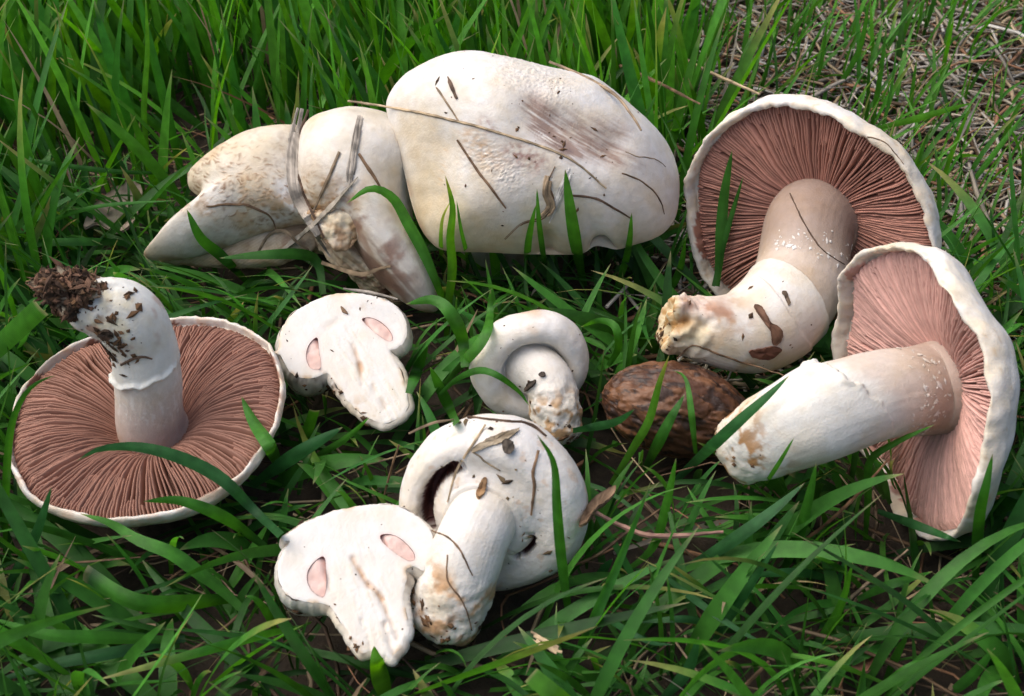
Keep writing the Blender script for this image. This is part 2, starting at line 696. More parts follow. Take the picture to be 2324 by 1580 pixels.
def star_blob(name, root, outline, centre, P0, Nn, Hf, Hb, pf=(2.2, 0.6), pb=(2.0, 0.5), nr=90, nt=240, disp=None, colf=None, mat=None, seed=0, backdisp=0.0, bow=0.0):
    O2 = closed(outline, nt)
    O = np.array([on_plane(x, y, P0, Nn) for x, y in O2])
    c3 = on_plane(centre[0], centre[1], P0, Nn)
    rho = np.sin(np.linspace(0, math.pi / 2, nr))
    Rf = np.concatenate([rho, rho[::-1][1:]])
    side = np.concatenate([np.ones(nr), -np.ones(nr - 1)])
    # inside the cap the outline's notches fade out
    Dv = O - c3
    Fq = np.fft.rfft(Dv, axis=0)
    Fq[5:] = 0
    Ds = np.fft.irfft(Fq, nt, axis=0)
    kb = sm(.55, 1.0, Rf)[:, None, None]
    base = c3 + Rf[:, None, None] * (Ds[None] * (1 - kb) + Dv[None] * kb)
    hz = np.where(side > 0, Hf * np.maximum(1 - Rf ** pf[0], 0) ** pf[1], -Hb * np.maximum(1 - Rf ** pb[0], 0) ** pb[1])
    V = base + hz[:, None, None] * np.asarray(Nn) + (bow * Rf ** 2)[:, None, None] * np.asarray(Nn)
    V = V.reshape(-1, 3)
    F = grid(len(Rf), nt)
    N = vnormals(V, F)
    F, N = outward(V, F, N)
    uv = proj(V)
    fr = np.repeat(side > 0, nt).astype(float)
    rr = np.repeat(Rf, nt)
    d = 0.0007 * fbm(V, 30, 2, seed)
    if disp is not None:
        d = d + disp(V, uv, rr) * fr
    V = V + N * d[:, None]
    N = vnormals(V, F)
    c = colf(V, uv, rr, fr)
    ob = mesh(name, V, F, mat or M_FLESH, root, c)
    solid(V, F)
    return ob, V, N, rr, fr


def Z2(sx, x0, y0):
    """zoomed-crop coordinates -> sheet coordinates"""
    return lambda pts: [(x0 + x * sx, y0 + y * sx) for x, y in pts]


z1 = Z2(0.43, 0, 543)
z2 = Z2(0.4125, 271.7, 72.4)
z3 = Z2(0.3669, 842.1, 72.4)
z4 = Z2(0.4585, 1430.7, 163)
z5 = Z2(0.4929, 1539.4, 507)
z6 = Z2(0.3507, 579.5, 615.7)
z7 = Z2(0.4013, 579.5, 905.5)
z8 = Z2(0.1987, 1313, 778.7)
#MUSHROOMS
#PLANTS
def itp(xs, zs):
    return lambda r: np.interp(r, xs, zs)


def report(name, *pts):
    if DRAFT:
        print('PLACE', name, [tuple(round(float(v), 4) for v in p) for p in pts])


# ---------------------------------------------------------------- upturned mushroom, gills to the sky, stem bending left
def upturned():
    C = at_z(335, 930, 0.033)
    R = pxm(C, 314)
    n = unit((-0.045, -0.095, 0.99))
    root = thing('mushroom', (C[0], C[1], 0.0), 'upturned flat mushroom with brown gills and a bent stem tipped with a soil clump', 'mushroom')
    zg = itp([0, .24, .30, .38, .5, .7, .9, 1], [-.0105, -.0098, -.0070, -.0034, -.0006, .0010, .0004, -.0012])
    gh = itp([0, .25, .4, .6, .8, .95, 1], [.003, .0036, .0046, .0048, .0040, .0020, .001])
    rv = lambda th: 1.01 - .03 * np.cos(2 * th) + 0.006 * np.sin(2 * th + 0.5) + 0.010 * np.sin(3 * th + 2) + 0.007 * np.sin(5 * th) + 0.004 * np.sin(11 * th + 1)
    zv = lambda th: 0.0022 * np.sin(2 * th + 1.0) + 0.0012 * np.sin(3 * th)
    rs = pxm(C, 80)
    cap, V, N, fr = gilled_cap(root, C, n, R, 0.021, zg, gh, rs, 165, 105, (0.315, 0.160, 0.113), (0.62, 0.47, 0.36), lip=0.0015, rv=rv, zv=zv, seed=1, lean=0.20, gshape=0.05, lumpy=.45, rin=.966)
    S = [C - n * 0.013, C - n * 0.004] + [at_y(x, y, C[1] + dy) for x, y, dy in ((336, 862, 0.0), (322, 778, .001), (282, 716, .001), (196, 690, 0.0))]
    rad = [pxm(p, r) for p, r in zip(S, (82, 77, 75, 74, 75, 58))]
    report('m1', *S)

    def disp(V, t, th):
        tr = 0.47 + 0.05 * np.cos(th - 1.2) + 0.02 * fbm(p3(np.cos(th) * 3, np.sin(th) * 3), 1.0, 3, 3)
        return 0.0004 * sm(tr - .004, tr + .004, t) + 0.0012 * np.exp(-((t - tr - .012) / .013) ** 2) * sm(-0.5, 0.3, fbm(p3(np.cos(th) * 2, np.sin(th) * 2), .8, 2, 1) + .6 * np.cos(th + .9)) \
            + 0.0008 * fbm(V, 160, 3, 8) * sm(.75, 1, t)

    def colf(V, t, th):
        tr = 0.47 + 0.05 * np.cos(th - 1.2)
        c = mix((0.50, 0.405, 0.35), (0.64, 0.60, 0.545), sm(0.12, tr, t))
        c = mix(c, (0.70, 0.70, 0.65), sm(tr - .01, tr + .01, t))
        fl = sm(0.15, 0.5, fbm(np.stack([np.cos(th) * 5, np.sin(th) * 5, t * 16], 1), 1.4, 3, 4)) * sm(.18, .3, t) * (1 - sm(tr - .02, tr, t))
        c = mix(c, (0.70, 0.68, 0.64), fl * 0.7)
        c = mix(c, (0.73, 0.66, 0.45), sm(0.0, 0.7, fbm(V, 90, 3, 5)) * sm(.6, .8, t) * 0.8)
        c = mix(c, (0.40, 0.22, 0.15), sm(0.35, 0.7, fbm(V, 130, 3, 6)) * sm(.6, .9, t) * 0.8)
        return mix(c, BROWN, sm(0.2, 0.6, fbm(V, 220, 3, 7) + 2.2 * (t - .98)) * sm(.85, .97, t))

    st, V2, N2, t, th = stem(root, S, rad, colf, disp, na=220, nt=120, seed=2)
    front = sm(0.0, 0.6, -(N2 @ FWD))
    uv = proj(V2)
    patch = seg(uv, (235, 720), (275, 760), 55) + seg(uv, (250, 790), (275, 825), 25) + 0.5 * seg(uv, (300, 680), (330, 700), 30)
    crumbs('soil_crumbs', st, V2, N2, front * patch * sm(.5, .6, t) + 1e-9, 110, (0.00015, 0.0013), DARK, BROWN, stretch=3.5, sd=3)
    # soil clump on the stem end: lumpy core, crumbs and rootlets
    cc = at_y(172, 668, C[1] - .002)
    u = np.random.default_rng(3).normal(size=(1, 3))
    a, b = np.meshgrid(np.linspace(0, math.pi, 40), np.linspace(0, 2 * math.pi, 70, endpoint=False), indexing='ij')
    a, b = a.ravel(), b.ravel()
    D = np.stack([np.sin(a) * np.cos(b), np.sin(a) * np.sin(b), np.cos(a)], 1)
    rr = 1 + 0.45 * fbm(D, 2.2, 4, 2) + 0.22 * fbm(D, 9, 3, 4)
    Vc = cc + D * rr[:, None] * np.array([.0082, .0070, .0066]) + np.maximum(0, -D[:, :1]) * np.array([-.002, 0, .0035])
    Fc = grid(40, 70)
    Nc = vnormals(Vc, Fc)
    Fc, Nc = outward(Vc, Fc, Nc)
    k = fbm(Vc, 260, 3, 3)
    cl = mesh('soil_clump', Vc, Fc, M_DIRT, root, mix(mix(DARK, BROWN * 0.8, sm(-.4, .5, k)), CREAM * .8, sm(.45, .7, fbm(Vc, 200, 2, 8))), smooth=False)
    solid(Vc, Fc)
    crumbs('soil_crumbs', cl, Vc, Nc, np.ones(len(Vc)), 800, (0.0003, 0.0013), DARK, (0.22, 0.12, 0.075), stretch=3.6, flat=.7, sd=4)


# ---------------------------------------------------------------- big mushroom at the back, smooth stained cap towards the viewer
def big_cap():
    C = at_z(1240, 352, 0.062)
    N = unit((0.02, -0.66, 0.75))
    root = thing('mushroom', (C[0], C[1] + .02, 0.0), 'largest white mushroom, broad purplish-stained cap seen from above with straws on it', 'mushroom')
    out = z3([(95, 450), (130, 362), (200, 280), (300, 222), (400, 178), (520, 152), (640, 150), (760, 172), (900, 196), (1050, 222), (1200, 252), (1330, 290), (1450, 345),
              (1560, 420), (1665, 510), (1758, 605), (1835, 710), (1880, 820), (1905, 930), (1905, 1040), (1880, 1150), (1820, 1235), (1740, 1285), (1620, 1322), (1520, 1350), (1440, 1335),
              (1380, 1330), (1300, 1372), (1150, 1380), (1000, 1377), (850, 1372), (700, 1368), (560, 1365), (430, 1345), (350, 1275), (295, 1180), (250, 1050), (210, 900), (150, 700), (110, 560)])

    def zz(uv):
        return (uv - np.array([842.1, 72.4])) / 0.3669

    def disp(V, uv, rr):
        q = zz(uv)
        d = -0.0030 * seg(q, (1000, 520), (1450, 740), 130) - 0.0010 * seg(q, (1150, 560), (1500, 660), 110)
        d += 0.0012 * seg(q, (1120, 420), (1350, 360), 90)
        d -= 0.0030 * seg(q, (430, 720), (400, 1000), 130)
        d += 0.002 * seg(q, (600, 300), (750, 500), 240)
        d -= 0.002 * seg(q, (700, 780), (900, 820), 160)
        d -= 0.003 * seg(q, (1090, 1300), (1100, 1400), 60) + 0.006 * seg(q, (1420, 1330), (1460, 1380), 45)
        sc = seg(q, (870, 250), (1120, 330), 120) + seg(q, (640, 740), (850, 900), 110)
        cell = fbm(p3(q[:, 0] / 34, q[:, 1] / 20), 1, 2, 3)
        d += 0.0006 * sc * np.abs(cell)
        d += 0.0001 * fbm(p3(q[:, 0] / 60, q[:, 1] / 60), 1, 2, 6)
        return d

    def colf(V, uv, rr, fr):
        q = zz(uv)
        nz = fbm(p3(q[:, 0] / 220, q[:, 1] / 220), 1, 4, 1)
        c = mix(WHITE * 1.0, CREAM * .95, 0.12 + 0.35 * nz + 0.75 * sm(650, 1350, q[:, 1]) * sm(1500, 300, q[:, 0]) + 0.5 * seg(q, (250, 600), (380, 1150), 190) + .6 * sm(1100, 1380, q[:, 1]))
        fib = fbm(p3((q[:, 0] * .86 + q[:, 1] * .5) / 160, (-q[:, 0] * .5 + q[:, 1] * .86) / 17), 1, 3, 5)
        sta = seg(q, (1000, 450), (1100, 540), 75) * .9 + seg(q, (1010, 580), (1250, 760), 52) * 1.0 + seg(q, (1200, 640), (1500, 740), 95) * .75 + seg(q, (1250, 540), (1560, 600), 70) * .40 + seg(q, (1560, 790), (1640, 820), 50) * .35
        c = mix(c, (0.31, 0.225, 0.185), sta * 1.6 * np.clip(.62 + .55 * fib, 0, 1))
        c = mix(c, (0.13, 0.09, 0.095), seg(q, (1010, 580), (1230, 740), 28) * np.clip(.45 + 0.8 * fib, 0, .9))
        c = mix(c, (0.30, 0.17, 0.15), (seg(q, (880, 740), (1020, 800), 80) * .9 + seg(q, (700, 560), (740, 600), 32)) * np.clip(.5 + .9 * fbm(p3(q[:, 0] / 30, q[:, 1] / 30), 1, 3, 2), 0, 1))
        c = mix(c, (0.48, 0.30, 0.15), seg(q, (620, 660), (740, 780), 80) * np.clip(.5 + .9 * fbm(p3(q[:, 0] / 40, q[:, 1] / 22), 1, 2, 9), 0, 1) * .8)
        c = mix(c, (0.62, 0.44, 0.25), seg(q, (420, 740), (400, 930), 22) * np.clip(.3 + fib, 0, 1) * .8)
        sc = seg(q, (870, 250), (1120, 330), 110) + seg(q, (640, 740), (850, 900), 100)
        cell = fbm(p3(q[:, 0] / 34, q[:, 1] / 20), 1, 2, 3)
        c = mix(c, (0.40, 0.34, 0.31), sc * sm(.09, .0, np.abs(cell)) * .8)
        c = mix(c, (0.55, 0.40, 0.28), sm(.975, 1.0, rr) * sm(0.0, .5, nz + .2) * .6)
        gl = 0.5 + 0.5 * np.sin(np.arctan2(uv[:, 1] - 360, uv[:, 0] - 1240) * 160)
        return mix(np.tile([0.20, 0.10, 0.08], (len(V), 1)) * (0.6 + .4 * gl)[:, None], c, np.clip(fr + sm(.93, .96, rr), 0, 1))

    ob, V, Nn, rr, fr = star_blob('cap', root, out, (1240, 360), C, N, 0.034, 0.005, pf=(2.5, .72), pb=(4, .5), nr=150, nt=420, disp=disp, colf=colf, seed=4)
    crumbs('soil_crumbs', ob, V, Nn, fr * sm(1.0, .8, rr), 60, (0.00015, 0.0007), DARK, BROWN, stretch=4, sd=8)
    S = [C - N * .004, C - N * .02 + np.array([-.010, .010, -.006]), np.array([C[0] - .020, C[1] + .020, 0.012]), np.array([C[0] - .021, C[1] + .024, -0.004])]
    stem(root, S, [.015, .0145, .0155, .014], lambda V, t, th: mix(WHITE * .85, CREAM * .7, .4 + .6 * fbm(V, 80, 3, 2)), na=60, nt=60, seed=6)
    report('m2', C, *S)


# ---------------------------------------------------------------- folded, lobed mushroom with straw in its crease
def folded():
    base = at_z(690, 560, 0.0)
    root = thing('mushroom', (base[0], base[1], 0.0), 'folded lopsided white mushroom with scaly lobes and torn brown stem beneath', 'mushroom')

    def scales(uv, a, b, w, seed):
        m = seg(uv, a, b, w)
        uv = uv + 11 * np.stack([fbm(p3(uv[:, 0], uv[:, 1]), .045, 2, seed), fbm(p3(uv[:, 0], uv[:, 1]), .045, 2, seed + 7)], 1)
        row = np.floor(uv[:, 1] / 11)
        cx = uv[:, 0] / 19 + np.mod(np.sin(row * 91.7) * 413.1, 1.0)
        gx, gy = np.floor(cx), row
        h = np.sin(gx * 12.9898 + gy * 78.233 + seed) * 43758.5453
        h = h - np.floor(h)
        h2 = np.mod(h * 97.3, 1.0)
        fx, fy = cx - gx - .5 + (h - .5) * .5, uv[:, 1] / 11 - gy - .5 + (h2 - .5) * .7
        return m * (h > .22), np.exp(-((fx / .34) ** 2 + ((fy + 0.6 * fx * fx) / .27) ** 2)), h

    def mk(name, out, cen, P0, Nn, Hf, Hb, scale_seg, seed, pf=(2.4, .62), extra=None, tan=0.0):
        def disp(V, uv, rr):
            m, s, h = scales(uv, *scale_seg, seed)
            return 0.0002 * m * s + 0.00012 * fbm(V, 200, 3, seed) + (0 if extra is None else extra(uv))

        def colf(V, uv, rr, fr):
            nz = fbm(V, 35, 3, seed)
            c = mix(WHITE, CREAM * .96, .42 + .7 * nz + tan)
            m, s, h = scales(uv, *scale_seg, seed)
            c = mix(c, (0.52, 0.34, 0.17), m * .65 * sm(-.2, .6, fbm(V, 90, 2, 3)))
            c = mix(c, (0.24, 0.13, 0.065), np.clip(1.3 * m, 0, 1) * s * (.35 + .65 * h))
            c = mix(c, (0.42, 0.26, 0.14), sm(.93, 1., rr) * sm(-.1, .5, fbm(V, 110, 3, seed + 2)) * .7)
            c = mix(c, (0.46, 0.29, 0.13), seg(uv, (640, 485), (760, 490), 85) * sm(-.3, .5, fbm(V, 80, 3, 5)) * .8)
            c = mix(c, (0.27, 0.16, 0.12), (seg(uv, (800, 470), (900, 600), 55) * .9) * sm(-.2, .5, fbm(V, 120, 3, 6)))
            c = mix(c, (0.20, 0.115, 0.085), np.clip(seg(uv, (790, 560), (900, 660), 55), 0, 1) * sm(-.5, .3, fbm(np.stack([uv[:, 0] * .6 - uv[:, 1] * .55, (uv[:, 0] + uv[:, 1]) * .08, 0 * rr], 1), .05, 3, 8)) * .95)
            return mix(c, (0.38, 0.24, 0.16), (1 - fr) * sm(.97, .9, rr))
        return star_blob(name, root, out, cen, P0, Nn, Hf, Hb, pf=pf, pb=(3, .5), nr=90, nt=260, disp=disp, colf=colf, seed=seed)

    left = z2([(1000, 520), (930, 512), (870, 516), (780, 534), (680, 566), (580, 622), (500, 676), (435, 733), (388, 785), (384, 850), (415, 890), (462, 915), (470, 945), (430, 985),
               (365, 1022), (292, 1068), (228, 1124), (168, 1186), (132, 1232), (180, 1262), (300, 1262), (440, 1230), (580, 1180), (730, 1120), (880, 1075), (1000, 1050), (1090, 1060), (1110, 900), (1095, 700), (1060, 580)])
    PL = at_z(560, 420, 0.044)
    mk('cap_lobe', left, z2([(740, 860)])[0], PL, unit((-0.16, -.66, .73)), 0.020, 0.008, ((480, 400), (640, 460), 105), 3, pf=(2.2, .66), tan=.05)
    under = z2([(230, 1262), (330, 1235), (500, 1170), (750, 1060), (1000, 1010), (1080, 1080), (1060, 1200), (900, 1275), (700, 1305), (500, 1300), (330, 1280), (230, 1262)])
    PF = at_z(540, 575, 0.020)

    def colu(V, uv, rr, fr):
        st = .5 + .5 * np.sin(uv[:, 0] * .55 + uv[:, 1] * .9 + 3 * fbm(p3(uv[:, 0], uv[:, 1]), .02, 2, 3))
        c = mix((0.60, 0.50, 0.37), (0.48, 0.35, 0.22), sm(-.3, .5, fbm(V, 90, 3, 2)))
        return mix(c, (0.30, 0.18, 0.11), st * .3 + sm(.1, .6, fbm(V, 150, 3, 7)) * .5)
    star_blob('cap_underside', root, under, z2([(640, 1190)])[0], PF, unit((-.1, -.80, .5)), .006, .008, nr=60, nt=200, disp=lambda V, uv, rr: .0006 * fbm(V, 150, 3, 3), colf=colu, seed=8)
    right = z2([(985, 600), (1020, 510), (1100, 455), (1250, 418), (1380, 428), (1500, 462), (1580, 520), (1635, 600), (1648, 680), (1630, 780), (1612, 900), (1605, 1000), (1625, 1120),
                (1665, 1240), (1720, 1360), (1760, 1460), (1750, 1540), (1660, 1545), (1540, 1480), (1440, 1390), (1360, 1290), (1300, 1190), (1220, 1090), (1100, 1040), (1000, 960), (965, 800)])
    PR = at_z(790, 400, 0.050)
    mk('cap_lobe', right, (800, 400), PR, unit((0.10, -.66, .75)), 0.024, 0.008, ((700, 440), (760, 470), 55), 11)
    # torn stem flesh under the lobes
    S = [at_y(735, 505, PR[1] + .006), at_y(790, 545, PR[1] - .010), at_y(850, 600, PR[1] - .016), at_y(905, 655, PR[1] - .018)]
    report('m3', PL, PF, PR, *S)

    def colf(V, t, th):
        c = mix((0.42, 0.30, 0.20), (0.68, 0.58, 0.42), sm(-.3, .5, fbm(np.stack([np.cos(th) * 7, np.sin(th) * 7, t * 2], 1), 1.5, 3, 2)))
        return mix(c, (0.16, 0.09, 0.065), sm(.0, .6, fbm(V, 130, 3, 4)))
    stem(root, S, [pxm(S[0], 60), pxm(S[1], 62), pxm(S[2], 58), pxm(S[3], 46)], colf, lambda V, t, th: .0022 * fbm(V, 120, 4, 6), na=120, nt=90, seed=5)
    torn = z2([(1040, 1000), (1140, 985), (1230, 950), (1310, 975), (1360, 1060), (1330, 1100), (1300, 1150), (1250, 1200), (1150, 1180), (1100, 1120), (1060, 1060)])
    PT = at_y(765, 515, PR[1] - .024)

    def colt(V, uv, rr, fr):
        return mix(mix(CREAM, WHITE, .2 + .5 * fbm(V, 150, 3, 2)), (0.34, 0.20, 0.10), np.clip(sm(-.15, .45, fbm(V, 150, 3, 3)) + .8 * sm(.7, 1, rr), 0, 1) * .85)
    star_blob('torn_flesh', root, torn, (765, 512), PT, unit((0, -.75, .6)), .0035, .008, nr=50, nt=140, disp=lambda V, uv, rr: .0016 * fbm(V, 120, 3, 9), colf=colt, seed=9)


# ---------------------------------------------------------------- back-right mushroom: gills to the viewer, thick bent stem
def bent_stem():
    C = at_z(1832, 518, 0.050)
    R = pxm(C, 302)
    n = cdir(-.55, -.46, .70)
    root = thing('mushroom', (C[0], C[1], 0.0), 'mushroom showing reddish brown gills, thick bent stem with torn yellowish base', 'mushroom')
    zg = itp([0, .34, .42, .55, .7, .9, 1], [-.0070, -.0066, -.0054, -.0036, -.0020, -.0010, -.001])
    gh = itp([0, .35, .5, .7, .9, 1], [.003, .0034, .0040, .0036, .0020, .0012])
    X = frame(C, n)[1]
    rv = lambda th: 1 + 0.014 * np.sin(2 * th + 2.4) + 0.014 * np.sin(3 * th + .6) + 0.006 * np.sin(7 * th) + 0.002 * np.sin(13 * th + 1) + .085 * np.exp(-((np.mod(th + 0.34 + math.pi, 2 * math.pi) - math.pi) / .16) ** 2)
    zv = lambda th: 0.0028 * np.sin(2 * th + .6) + 0.0012 * np.sin(5 * th + 1) + 0.0003 * np.sin(11 * th)
    rs = pxm(C, 104)
    cap, V, N, fr = gilled_cap(root, C, n, R, 0.030, zg, gh, rs, 170, 100, (0.44, 0.212, 0.155), (0.70, 0.60, 0.45), lip=0.0034, rv=rv, zv=zv, seed=2, lean=0.20, roll=0.022, gshape=.045, lumpy=.9)
    S = [C - n * .011 - .001 * UP, C - n * .001 - .001 * UP] + [at_y(x, y, C[1] + dy) for x, y, dy in ((1814, 634, -.018), (1768, 708, -.034), (1690, 752, -.044), (1600, 748, -.048), (1526, 733, -.048))]
    rad = [pxm(p, r) for p, r in zip(S, (106, 102, 104, 105, 90, 66, 57))]
    report('m4', C, *S)
    ring = lambda th: 0.44 + 0.05 * np.cos(th + .6) + 0.006 * fbm(p3(np.cos(th) * 4, np.sin(th) * 4), 1, 3, 2)

    def disp(V, t, th):
        tr = ring(th)
        d = 0.0010 * sm(tr - .003, tr + .003, t)
        tr2 = tr + .09 + .05 * np.sin(th * 1.0 + 1)
        d += 0.0005 * sm(tr2 - .003, tr2 + .003, t) * sm(-.6, .4, np.cos(th + .4))
        d += 0.0022 * fbm(V, 110, 3, 8) * sm(.84, .94, t) + .0005 * fbm(V, 420, 2, 3) * sm(.88, 1, t)
        uv = proj(V)
        d -= .0050 * sm(1.02, 1.08, t) + .0045 * seg(uv, (1538, 738), (1556, 728), 15) * (t > .8) + .0015 * seg(uv, (1560, 760), (1600, 740), 14) * (t > .8)
        d += .0022 * np.abs(fbm(V, 90, 2, 5)) * sm(.9, .97, t)
        return d

    def colf(V, t, th):
        tr = ring(th)
        c = mix((0.33, 0.245, 0.20), (0.58, 0.49, 0.41), sm(0.12, .40, t) * .9 + .1 * fbm(V, 60, 2, 1))
        c = mix(c, (0.70, 0.665, 0.61), sm(tr - .004, tr + .004, t))
        c = mix(c, TAN, np.exp(-((t - tr) / .004) ** 2) * .6)
        c = mix(c, CREAM, sm(-.1, .7, fbm(V, 60, 3, 4)) * sm(tr, .75, t) * .7)
        uv = proj(V)
        c = mix(c, (0.52, 0.34, 0.20), seg(uv, (1545, 745), (1660, 715), 45) * sm(-.1, .5, fbm(V, 170, 3, 6)) * .9)
        c = mix(c, (0.50, 0.31, 0.24), seg(uv, (1570, 690), (1640, 700), 22) * .55)
        c = mix(c, (0.62, 0.44, 0.26), seg(uv, (1620, 790), (1700, 830), 50) * sm(0.0, .6, fbm(V, 130, 3, 7)) * .7)
        c = mix(c, (0.66, 0.57, 0.37), np.clip(sm(1.0, 1.03, t) + seg(uv, (1500, 735), (1580, 760), 40) * (t > .8), 0, 1) * .9)
        c = mix(c, (0.33, 0.17, 0.05), seg(uv, (1538, 738), (1556, 728), 17) * (t > .8) * .95)
        c = mix(c, (0.42, 0.25, 0.17), seg(uv, (1560, 688), (1650, 712), 20) * (t > .75) * sm(-.4, .3, fbm(V, 160, 3, 12)))
        return mix(c, (0.45, 0.26, 0.10), sm(1.0, 1.05, t) * sm(.0, .5, fbm(V, 260, 3, 3)) + sm(.97, 1.0, t) * sm(.2, .5, fbm(V, 300, 3, 13)) * .6)

    st, V2, N2, t, th = stem(root, S, rad, colf, disp, na=320, nt=150, seed=7, end_flat=.35)
    uv = proj(V2)
    front = sm(0.1, 0.6, -(N2 @ FWD))
    crumbs('veil_scales', st, V2, N2, front * sm(.16, .24, t) * sm(.36, .28, t) + 1e-9, 70, (0.0002, 0.0008), (0.72, 0.68, 0.62), WHITE, mat=M_FLESH, stretch=2.6, flat=.3, sd=5)
    crumbs('soil_crumbs', st, V2, N2, front * sm(.5, .6, t) * .04 + seg(uv, (1480, 690), (1490, 770), 16) * 6 * (t > .98) + 1e-9, 80, (0.00015, 0.0009), DARK, BROWN, stretch=2.6, sd=6)


# ---------------------------------------------------------------- right mushroom: pink gills facing left, pale straight stem
def pink_gilled():
    C = at_z(2068, 890, 0.047)
    R = pxm(C, 344)
    n = cdir(-.965, -.16, .20)
    root = thing('mushroom', (C[0], C[1], 0.0), 'mushroom standing on its cap edge, pale pink gills and long white stem', 'mushroom')
    zg = itp([0, .30, .38, .5, .7, .9, 1], [-.0100, -.0094, -.0074, -.0050, -.0026, -.0010, -.001])
    gh = itp([0, .35, .5, .7, .9, 1], [.003, .0034, .0038, .0034, .0020, .0012])
    rv = lambda th: 1 + 0.018 * np.sin(2 * th + .4) + 0.012 * np.sin(3 * th + 1.6) + 0.006 * np.sin(7 * th + 2) + 0.004 * np.sin(12 * th)
    zv = lambda th: 0.0025 * np.sin(2 * th + 2.0) + 0.0016 * np.sin(5 * th + 1) + 0.0006 * np.sin(9 * th + 2) + .0003 * np.sin(17 * th)
    rs = pxm(C, 104)
    cap, V, N, fr = gilled_cap(root, C, n, R, 0.022, zg, gh, rs, 180, 110, (0.64, 0.375, 0.315), (0.76, 0.69, 0.56), lip=0.0036, rv=rv, zv=zv, seed=3, lean=0.22, roll=0.012, gshape=.04, lumpy=.7)
    S = [C - n * .013, C - n * .003] + [at_y(x, y, C[1] + dy) for x, y, dy in ((1985, 898, -.010), (1860, 940, -.018), (1755, 990, -.019), (1690, 1022, -.017))]
    rad = [pxm(p, r) for p, r in zip(S, (112, 104, 102, 106, 92, 78))]
    report('m5', C, *S)
    ring = lambda th: 0.52 + 0.10 * np.cos(th - 1.6) + 0.02 * fbm(p3(np.cos(th) * 5, np.sin(th) * 5), 1, 3, 2)

    def disp(V, t, th):
        tr = ring(th)
        low = sm(-.2, .5, np.cos(th - 1.7))
        return 0.0012 * sm(tr - .003, tr + .003, t) * (.25 + .75 * low) + 0.0010 * np.exp(-((t - tr - .012) / .012) ** 2) * low + .0007 * fbm(V, 170, 3, 8) * sm(.8, 1, t)

    def colf(V, t, th):
        tr = ring(th)
        c = mix((0.46, 0.36, 0.30), (0.62, 0.54, 0.47), sm(0.10, .42, t))
        c = mix(c, (0.70, 0.685, 0.63), sm(tr - .10, tr + .003, t))
        c = mix(c, CREAM, sm(-.3, .5, fbm(V, 70, 3, 4)) * sm(.55, .95, t) * .8)
        st = sm(.0, .45, fbm(V, 150, 4, 5) + .3 * fbm(V, 420, 2, 6)) * sm(.74, .92, t)
        return mix(c, (0.40, 0.22, 0.09), st)

    st, V2, N2, t, th = stem(root, S, rad, colf, disp, na=280, nt=140, seed=9)
    front = sm(0.0, 0.6, -(N2 @ FWD))
    crumbs('veil_scales', st, V2, N2, front * sm(.16, .22, t) * sm(.42, .25, t) + 1e-9, 130, (0.0002, 0.0009), (0.76, 0.72, 0.66), WHITE, mat=M_FLESH, stretch=2.6, flat=.3, sd=7)
    crumbs('soil_crumbs', st, V2, N2, front * sm(.8, 1, t) * .04 + (t > 1.03) * .9 + 1e-9, 100, (0.0002, 0.0012), DARK, BROWN, stretch=2.4, sd=9)


